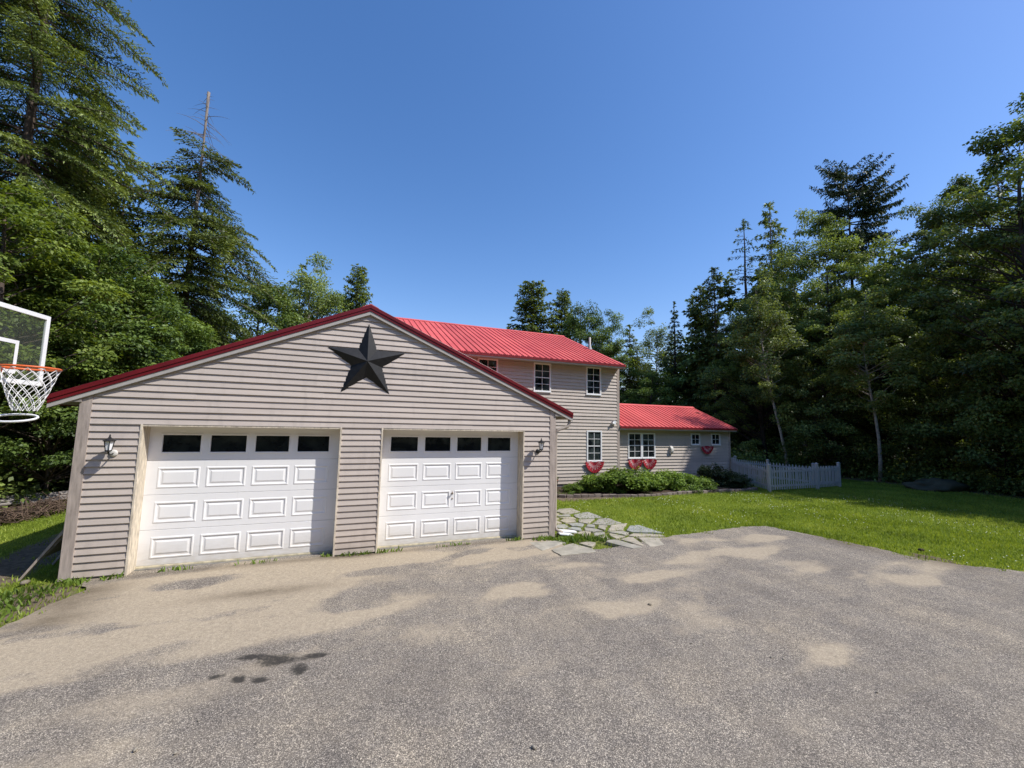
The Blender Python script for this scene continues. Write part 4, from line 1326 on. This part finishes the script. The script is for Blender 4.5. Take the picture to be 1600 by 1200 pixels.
def broadleaf(seed, h=10, R=2.8, zc=2.0, n=110, leaves=230, leaf=.13, mat='maple', bark='bark', lean=(0, 0), flat=.55, shape='egg', trunk_r=None, fork=3, spread=1.0, crad=.2):
    rng = np.random.default_rng(seed); rnd = random.Random(seed)
    mb = MB(); tr = trunk_r or h*.014
    ax = lambda z: np.array([lean[0]*z/h+.12*math.sin(z*.7+seed), lean[1]*z/h+.12*math.cos(z*.6+seed)-.12, z])
    zz = np.linspace(0, h*.84, 9)
    mb.tube([tuple(ax(z)) for z in zz], [max(.012, tr*(1-.95*z/h)) for z in zz], 8)
    cz = (zc+h)/2; hz = (h-zc)/2
    AP, AD, AN, AL, AT = [], [], [], [], []
    k = 0
    # crown lobes make the outline uneven
    lobes = nrm(rng.normal(0, 1, (9, 3))); amp = rng.uniform(-.28, .28, 9)
    while k < n:
        d = nrm(rng.normal(0, 1, 3)); rr = rng.uniform(.12, 1)**.45
        m = 1+sum(a*max(0, float(d@l))**3 for a, l in zip(amp, lobes))
        zt = d[2]*rr
        wid = 1.0 if shape == 'ball' else (1-.38*max(0, zt)-.10*max(0, -zt))
        if shape == 'cone': wid = 1-.62*(zt*.5+.5)
        c = np.array([d[0]*rr*R*wid*m, d[1]*rr*R*wid*m, cz+d[2]*rr*hz*m*(1 if d[2] > 0 else .95)])
        c[:2] += ax(c[2])[:2]
        rc = R*crad*rng.uniform(.6, 1.35)
        z_att = max(h*.12, c[2]-np.hypot(*(c[:2]-ax(c[2])[:2]))*rng.uniform(.45, .9))
        a0 = ax(min(z_att, h*.9)); mid = (a0+c)/2+rng.normal(0, .12, 3)
        rb = max(.008, tr*.28*(1-z_att/h)+.008)
        mb.tube([tuple(a0), tuple(mid), tuple(c)], [rb, rb*.65, rb*.25], 5, False)
        m_ = int(leaves*rng.uniform(.5, 1.4)*(rc/(R*crad)))
        u = nrm(rng.normal(0, 1, (m_, 3)))*(rng.uniform(0, 1, m_)**.42)[:, None]
        # layered sprays
        lay = np.round(u[:, 2]*2.2)/2.2
        u[:, 2] = .65*lay+.35*u[:, 2]
        P = c+u*np.array([rc, rc, rc*flat])
        P[:, 2] -= .18*rc*(u[:, 0]**2+u[:, 1]**2)
        out = nrm(u*np.array([1, 1, .25])+rng.normal(0, .45, (m_, 3))); out[:, 2] -= .25
        AP.append(P); AD.append(nrm(out)); AN.append(np.array([0, 0, 1.0])+nrm(c-np.array([0, 0, cz]))*.35+rng.normal(0, .5, (m_, 3)))
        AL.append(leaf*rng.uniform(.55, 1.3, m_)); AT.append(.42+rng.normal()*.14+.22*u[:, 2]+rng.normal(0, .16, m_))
        k += 1
    L = np.concatenate(AL)
    V = cards(np.concatenate(AP), np.concatenate(AD), np.concatenate(AN), L, L*.36, .15)
    return dict(h=h, R=R, V=V, T=np.concatenate(AT), mb=mb, mat=mat, bark=bark)

PROTO = {}
def proto(key, d):
    d['crown'] = quads_mesh('crown', d['V'], d['T'], M[d['mat']])
    d['trunk'] = tubes_mesh('trunk', d['mb'], M[d['bark']])
    del d['V'], d['T'], d['mb']
    PROTO[key] = d
RT = random.Random(77)
def plant(key, name, label, cat, x, y, h, width=None, rot=None, group=None, tilt=(0, 0), z=-.08):
    d = PROTO[key]; s = h/d['h']; sw = s if width is None else width/(d['R'])
    t = thing(name, (x, y, z), label, cat, group)
    t.rotation_euler = (tilt[0], tilt[1], RT.uniform(0, 6.28) if rot is None else rot); t.scale = (sw, sw, s)
    mesh_obj('crown', d['crown'], t); mesh_obj('trunk', d['trunk'], t)
    return t

HEM = dict(mat='hemlock', bark='bark')
proto('hemlock_big', conifer(1, 27, 6.2, 4.0, .42, 6, .34, .50, (.135, .026), .10, prof=lambda t: (1-t)**.5*(.6+.4*min(1, t/.2)), side=1.15, trunk_r=.28, ncard=.40, ragged=.45, **HEM))
proto('broken', conifer(2, 18, 3.4, 5.6, .40, 7, .36, .20, (.16, .030), .10, prof=lambda t: (.8+.25*math.sin(t*5)) if t < .55 else max(.16, .95-1.0*(t-.45)*1.5), top_bare=.26, gap=.15, trunk_r=.20, ncard=.40, mat='hemlock', bark='bark_dead', ragged=.7))
proto('hemlock', conifer(3, 15, 3.1, .8, .33, 7, .26, .55, (.28, .05), .18, prof=lambda t: (1-t)**.62*(.5+.5*min(1, t/.12)), **HEM))
proto('hemlock_b', conifer(4, 15, 3.4, 1.0, .36, 6, .30, .6, (.30, .05), .19, ragged=.5, prof=lambda t: (1-t)**.68*(.5+.5*min(1, t/.12)), **HEM))
proto('cedar', conifer(8, 15, 2.8, .8, .30, 8, .12, .75, (.26, .055), .18, prof=lambda t: (1-t)**.42*(.5+.5*min(1, t/.12)), ragged=.3, **HEM))
proto('spruce', conifer(5, 14, 2.1, .5, .32, 6, .18, .35, (.24, .042), .19, prof=lambda t: (1-t)**1.0*(.5+.5*min(1, t/.1)), mat='spruce', bark='bark_dark'))
proto('spruce_thin', conifer(6, 15, 2.4, 2, .42, 4, .22, .45, (.24, .034), .21, prof=lambda t: (1-t)**.8*.9+.08, gap=.22, ragged=.6, mat='spruce', bark='bark_dark'))
proto('pine', conifer(7, 20, 3.7, 12.4, .55, 8, -.06, .50, (.24, .05), .125, prof=lambda t: (.72+.6*t if t < .45 else .99*(1-((t-.45)/.55)**2.6)+.16), gap=.04, ragged=.28, side=1.0, mat='pine', bark='bark_dark', trunk_r=.28, ncard=.4))
proto('maple', broadleaf(11, 9, 2.8, .5, 130, 400, .105, 'maple', 'bark'))
proto('maple_b', broadleaf(12, 9, 2.7, .8, 125, 380, .10, 'maple', 'bark', flat=.45))
proto('lime', broadleaf(13, 9, 2.6, 1.0, 110, 380, .10, 'lime_leaf', 'bark', flat=.4))
proto('birch', broadleaf(14, 12, 2.3, 3.2, 100, 260, .115, 'birch', 'bark_pale', flat=.7, crad=.22, trunk_r=.10))
proto('birch_lean', broadleaf(15, 11, 2.0, 3.0, 80, 220, .115, 'birch', 'bark_pale', lean=(-1.6, .8), flat=.7, crad=.22, trunk_r=.085))
proto('oak', broadleaf(16, 14, 3.6, 2.0, 170, 380, .115, 'dark_leaf', 'bark_dark', flat=.5, crad=.165))
proto('oak_b', broadleaf(17, 14, 3.3, 1.5, 170, 350, .11, 'dark_leaf', 'bark_dark', flat=.45, crad=.155))
proto('under', broadleaf(18, 6, 2.6, .1, 110, 300, .105, 'dark_leaf', 'bark_dark', flat=.45, crad=.2))
proto('under_sun', broadleaf(19, 5, 2.4, .1, 110, 400, .085, 'maple', 'bark', flat=.45, crad=.2))

# --- trees left of the garage
plant('hemlock_big', 'hemlock_tree', 'tallest hemlock, drooping branches running out of the top of the photo above the hoop', 'tree', -10.9, 11.2, 27, 4.9, rot=.4)
plant('broken', 'dying_conifer', 'conifer with a bare broken grey top standing behind the garage roof', 'tree', -7.2, 15.0, 18.2, 3.5, rot=1.0)
plant('maple', 'maple_tree', 'broad green maple between the backboard and the broken-topped conifer', 'tree', -7.3, 8.9, 8.6, 2.9)
plant('lime', 'maple_tree', 'yellow-green maple rising above the basketball backboard', 'tree', -8.6, 6.6, 9.3, 2.7)
plant('maple_b', 'maple_tree', 'dense dark green maple just left of the lower bare trunk of the broken-topped conifer', 'tree', -7.0, 11.6, 7.2, 2.6)
plant('under_sun', 'maple_sapling', 'leafy low maple directly behind the basketball net', 'tree', -7.6, 7.9, 4.6, 2.3)
plant('under_sun', 'maple_sapling', 'leafy low maple filling the gap between the net and the garage wall', 'tree', -6.2, 9.3, 5.2, 2.4)
plant('maple_b', 'maple_tree', 'maple at the very left edge, cut off by the frame', 'tree', -9.6, 5.0, 6.5, 2.4)
plant('hemlock', 'hemlock_tree', 'shorter hemlock filling in behind the tallest hemlock', 'tree', -11.4, 15.5, 17, 4.2)
plant('hemlock_b', 'hemlock_tree', 'hemlock between the tallest hemlock and the broken-topped conifer', 'tree', -10.2, 15.6, 13.5, 3.2)
plant('maple', 'maple_tree', 'round bright maple just right of the broken-topped conifer, above the garage roof', 'tree', -6.0, 23.6, 13.0, 3.9)
plant('maple_b', 'maple_tree', 'low maple partly hidden by the garage roof at the foot of the broken-topped conifer', 'tree', -7.6, 20.8, 9.2, 3.0)
plant('birch', 'poplar_tree', 'loose-crowned poplar whose top pokes up above the garage roof left of the peak', 'tree', -2.9, 26.0, 15.2, 3.0)
plant('cedar', 'cedar_tree', 'small pointed light green cedar top just left of the garage peak', 'tree', .1, 28.2, 15.4, 2.6)
plant('hemlock_b', 'hemlock_tree', 'loose dark conifer beside the poplar top behind the garage roof', 'tree', -3.6, 26.8, 14.4, 3.0)
plant('maple', 'maple_tree', 'leafy crown showing low between the poplar top and the garage peak', 'tree', -.9, 29.0, 14.6, 3.2)
# --- trees behind the house
plant('cedar', 'cedar_tree', 'full wide cedar standing alone above the house ridge', 'tree', 16.8, 28.5, 16.8, 4.3)
plant('cedar', 'cedar_tree', 'narrower cedar touching the right side of the lone wide cedar above the house ridge', 'tree', 19.6, 28.6, 16.2, 2.9)
plant('maple', 'maple_tree', 'leafy maple to the right of the lone cedar and its neighbour above the house ridge', 'tree', 18.9, 23.3, 14.6, 3.0)
plant('maple_b', 'maple_tree', 'lower maple just past the gable end of the tall house block', 'tree', 20.6, 22.3, 12.4, 2.6)
plant('hemlock_b', 'cedar_tree', 'light green cedar rising beside the roof corner of the tall house block', 'tree', 23.3, 22.2, 11.6, 2.6)
plant('maple', 'maple_tree', 'bright leafy tree low behind the wing roof near the tall block', 'tree', 21.4, 17.4, 7.4, 2.4)
plant('spruce', 'spruce_tree', 'dark narrow pointed spruce behind the wing roof', 'tree', 24.7, 18.4, 12.9, 2.2)
plant('birch', 'poplar_tree', 'pale leafy tree peeking out just left of the narrow pointed spruce', 'tree', 26.3, 22.4, 13.3, 2.4)
plant('hemlock_b', 'hemlock_tree', 'shaggy hemlock just right of the narrow pointed spruce', 'tree', 25.3, 15.1, 14.7, 3.2)
plant('hemlock', 'hemlock_tree', 'hemlock with drooping tip half hidden behind the shaggy one', 'tree', 26.6, 17.3, 14.2, 3.0)
# --- wood along the right
plant('spruce_thin', 'spruce_tree', 'sparse spruce with thin bare twigs at its top against the sky', 'tree', 26.8, 13.2, 18.0, 2.8)
plant('hemlock_b', 'hemlock_tree', 'tall loose hemlock right of the sparse spruce', 'tree', 28.6, 12.4, 19.3, 3.3)
plant('birch', 'birch_tree', 'tall light-crowned birch left of the dark pine', 'tree', 27.7, 10.4, 17.2, 2.7)
plant('birch_lean', 'birch_tree', 'slender leaning birch with pale trunk behind the fence', 'tree', 22.4, 8.0, 11.3, 2.0, rot=.3)
plant('oak', 'oak_tree', 'broad leafy tree directly below the dark pine crown', 'tree', 27.0, 7.8, 14.2, 3.3)
plant('pine', 'pine_tree', 'tall dark pine with a flat layered crown standing above all its neighbours', 'tree', 35.0, 11.0, 23.0, 2.8, rot=2.2)
plant('oak_b', 'oak_tree', 'leafy tree with rounded top right of the dark pine', 'tree', 28.6, 3.9, 14.2, 3.0)
plant('birch', 'birch_tree', 'feathery tree between the dark pine and the rounded leafy tree', 'tree', 30.4, 5.8, 13.9, 2.9)
plant('oak', 'oak_tree', 'leafy tree filling the dip before the tallest tree of the right edge', 'tree', 31.2, 3.4, 15.2, 3.3)
plant('oak_b', 'oak_tree', 'tallest leafy tree at the right edge, partly cut off', 'tree', 24.5, -.7, 15.2, 3.7)
plant('hemlock_b', 'hemlock_tree', 'tall hemlock behind the tallest leafy tree of the right edge', 'tree', 34.6, 2.8, 18.8, 3.6)
plant('birch_lean', 'birch_tree', 'white-trunked birch leaning left beside the mossy boulder', 'tree', 23.4, 4.3, 9.6, 2.0, rot=.9)
plant('under', 'beech_sapling', 'dark low tree behind the far end of the picket fence', 'tree', 23.4, 6.4, 6.6, 2.3)
plant('under', 'beech_sapling', 'dark low tree behind the mossy boulder', 'tree', 25.2, 2.6, 6.8, 2.6)
plant('under', 'beech_sapling', 'dark low tree right of the mossy boulder', 'tree', 24.4, .4, 6.4, 2.4)
plant('hemlock', 'hemlock_tree', 'shaded hemlock branches reaching in from the right edge over the lawn', 'tree', 23.2, -2.4, 9.5, 2.2)
plant('under', 'beech_sapling', 'dark low tree at the right edge of the lawn', 'tree', 25.0, -1.9, 6.6, 2.5)
plant('oak', 'oak_tree', 'shaded tree behind the wing gable, dark against the wood', 'tree', 24.2, 10.6, 10.5, 3.0)
plant('oak_b', 'oak_tree', 'shaded tree between the two leaning birches', 'tree', 26.2, 5.4, 10.8, 3.0)
for key, x, y, h in (('birch', 28.0, -4.4, 22.5), ('oak', 25.5, -6.4, 12.5)):
    plant(key, 'leafy_tree', 'shaded leafy tree at the outer right of the wood', 'tree', x, y, h, 3.4, group='shaded trees at the outer right of the wood')

# --- deep wood that reads as one mass
def woodland():
    rng = np.random.default_rng(99)
    a = conifer(41, 15, 3.0, .5, .55, 5, .25, .5, (.55, .10), .36, lowLOD=True)
    b = broadleaf(42, 13, 3.3, .3, 70, 75, .30, 'dark_leaf')
    Vs, Ts = [], []
    spots = []
    for az in np.arange(38, 92, 3.0):
        for d in (37, 43, 50):
            spots.append((az+rng.uniform(-1.2, 1.2), d+rng.uniform(-2, 2), rng.uniform(11, 15) if az > 45 else rng.uniform(7.5, 9.5)))
    for az in np.arange(-44, -9, 3.0):
        for d in (27, 33, 39):
            spots.append((az+rng.uniform(-1, 1), d+rng.uniform(-2, 2), rng.uniform(9, 12) if az < -24 else rng.uniform(6, 8)))
    for az in np.arange(96, 306, 4.0):      # the wood goes on round the clearing, behind the viewer
        for d in (30, 36):
            spots.append((az+rng.uniform(-1.5, 1.5), d+rng.uniform(-2, 2), rng.uniform(14, 19)))
    for az, d, h in spots:
        s = a if rng.random() < .4 else b
        k = h/s['h']; t = rng.uniform(0, 6.28); c, sn = math.cos(t), math.sin(t)
        V = s['V']@np.array([[c, sn, 0], [-sn, c, 0], [0, 0, 1]])
        V = V*np.array([k*1.1, k*1.1, k])+np.array([d*math.sin(RAD(az)), -7.8+d*math.cos(RAD(az)), -.1])
        Vs.append(V); Ts.append(s['T']-.1)
    o = mesh_obj('woods', quads_mesh('woods', np.concatenate(Vs), np.concatenate(Ts), M['dark_leaf']))
    tag(o, 'deep mixed wood merging into one mass behind the nearer trees', 'woods', kind='stuff')
woodland()
def undergrowth():
    rng = np.random.default_rng(55)
    spots = []
    for _ in range(330):     # right wood edge
        t = rng.uniform(0, 1); x = 23.6+rng.uniform(0, 4.5); y = -5+rng.uniform(0, 18)
        if y > 7: x = rng.uniform(18.5, 27)
        if y < 7.6 and x < 21.5: continue
        spots.append((x, y, rng.uniform(.3, 1.5)))
    for _ in range(150):     # left, behind the planks
        x = rng.uniform(-11, -4.4); y = rng.uniform(8.2, 11) if x > -7.8 else rng.uniform(5.8, 10)
        spots.append((x, y, rng.uniform(.2, 1.3)))
    AP, AD, AN, AL, AT = [], [], [], [], []
    for x, y, h in spots:
        n = int(90+60*h); u = nrm(rng.normal(0, 1, (n, 3)))*(rng.uniform(0, 1, n)**.4)[:, None]
        P = np.array([x, y, h*.5])+u*np.array([.75, .75, h*.55]); P[:, 2] = np.maximum(P[:, 2], -.05)
        AP.append(P); AD.append(nrm(u+rng.normal(0, .5, (n, 3)))); AN.append(np.array([0, 0, 1])+rng.normal(0, .5, (n, 3))); AL.append(.13*rng.uniform(.6, 1.3, n)); AT.append(.4+rng.normal(0, .2, n)+rng.normal()*.1)
    L = np.concatenate(AL)
    o = mesh_obj('undergrowth', quads_mesh('undergrowth', cards(np.concatenate(AP), np.concatenate(AD), np.concatenate(AN), L, L*.36, .15), np.concatenate(AT), M['dark_leaf']))
    tag(o, 'low leafy undergrowth along the edge of the wood', 'undergrowth', kind='stuff')
undergrowth()

# --- shrubs in the flower bed
proto('bush', broadleaf(61, 1.0, .85, .02, 60, 190, .075, 'shrub', 'bark', flat=.8, crad=.26, shape='ball', trunk_r=.02))
proto('bush_b', broadleaf(62, 1.0, .85, .02, 60, 180, .08, 'shrub', 'bark', flat=.75, crad=.28, shape='ball', trunk_r=.02))
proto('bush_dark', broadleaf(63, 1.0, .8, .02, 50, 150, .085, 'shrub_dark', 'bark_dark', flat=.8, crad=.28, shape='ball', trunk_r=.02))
def shrub(key, label, x, y, h, w): plant(key, 'shrub', label, 'shrub', x, y, h, w, group='shrubs in the flower bed', z=0)
shrub('bush', 'rounded green shrub under the lower window of the tall block', 8.35, 4.85, .70, .80)
shrub('bush_b', 'largest green shrub, in front of the corner between tall block and wing', 9.45, 4.6, .76, 1.0)
shrub('bush', 'green shrub below the double window of the wing', 10.75, 4.75, .70, .85)
shrub('bush_b', 'lower green shrub just right of the double window', 11.8, 4.75, .62, .70)
shrub('bush', 'low spreading light green shrub below the vent hood', 12.75, 4.55, .50, .75)
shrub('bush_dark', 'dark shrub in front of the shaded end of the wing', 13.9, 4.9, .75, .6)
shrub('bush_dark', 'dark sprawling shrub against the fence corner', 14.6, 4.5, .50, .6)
shrub('bush_b', 'small green plant at the open end of the flower bed near the pot', 7.5, 4.85, .30, .35)
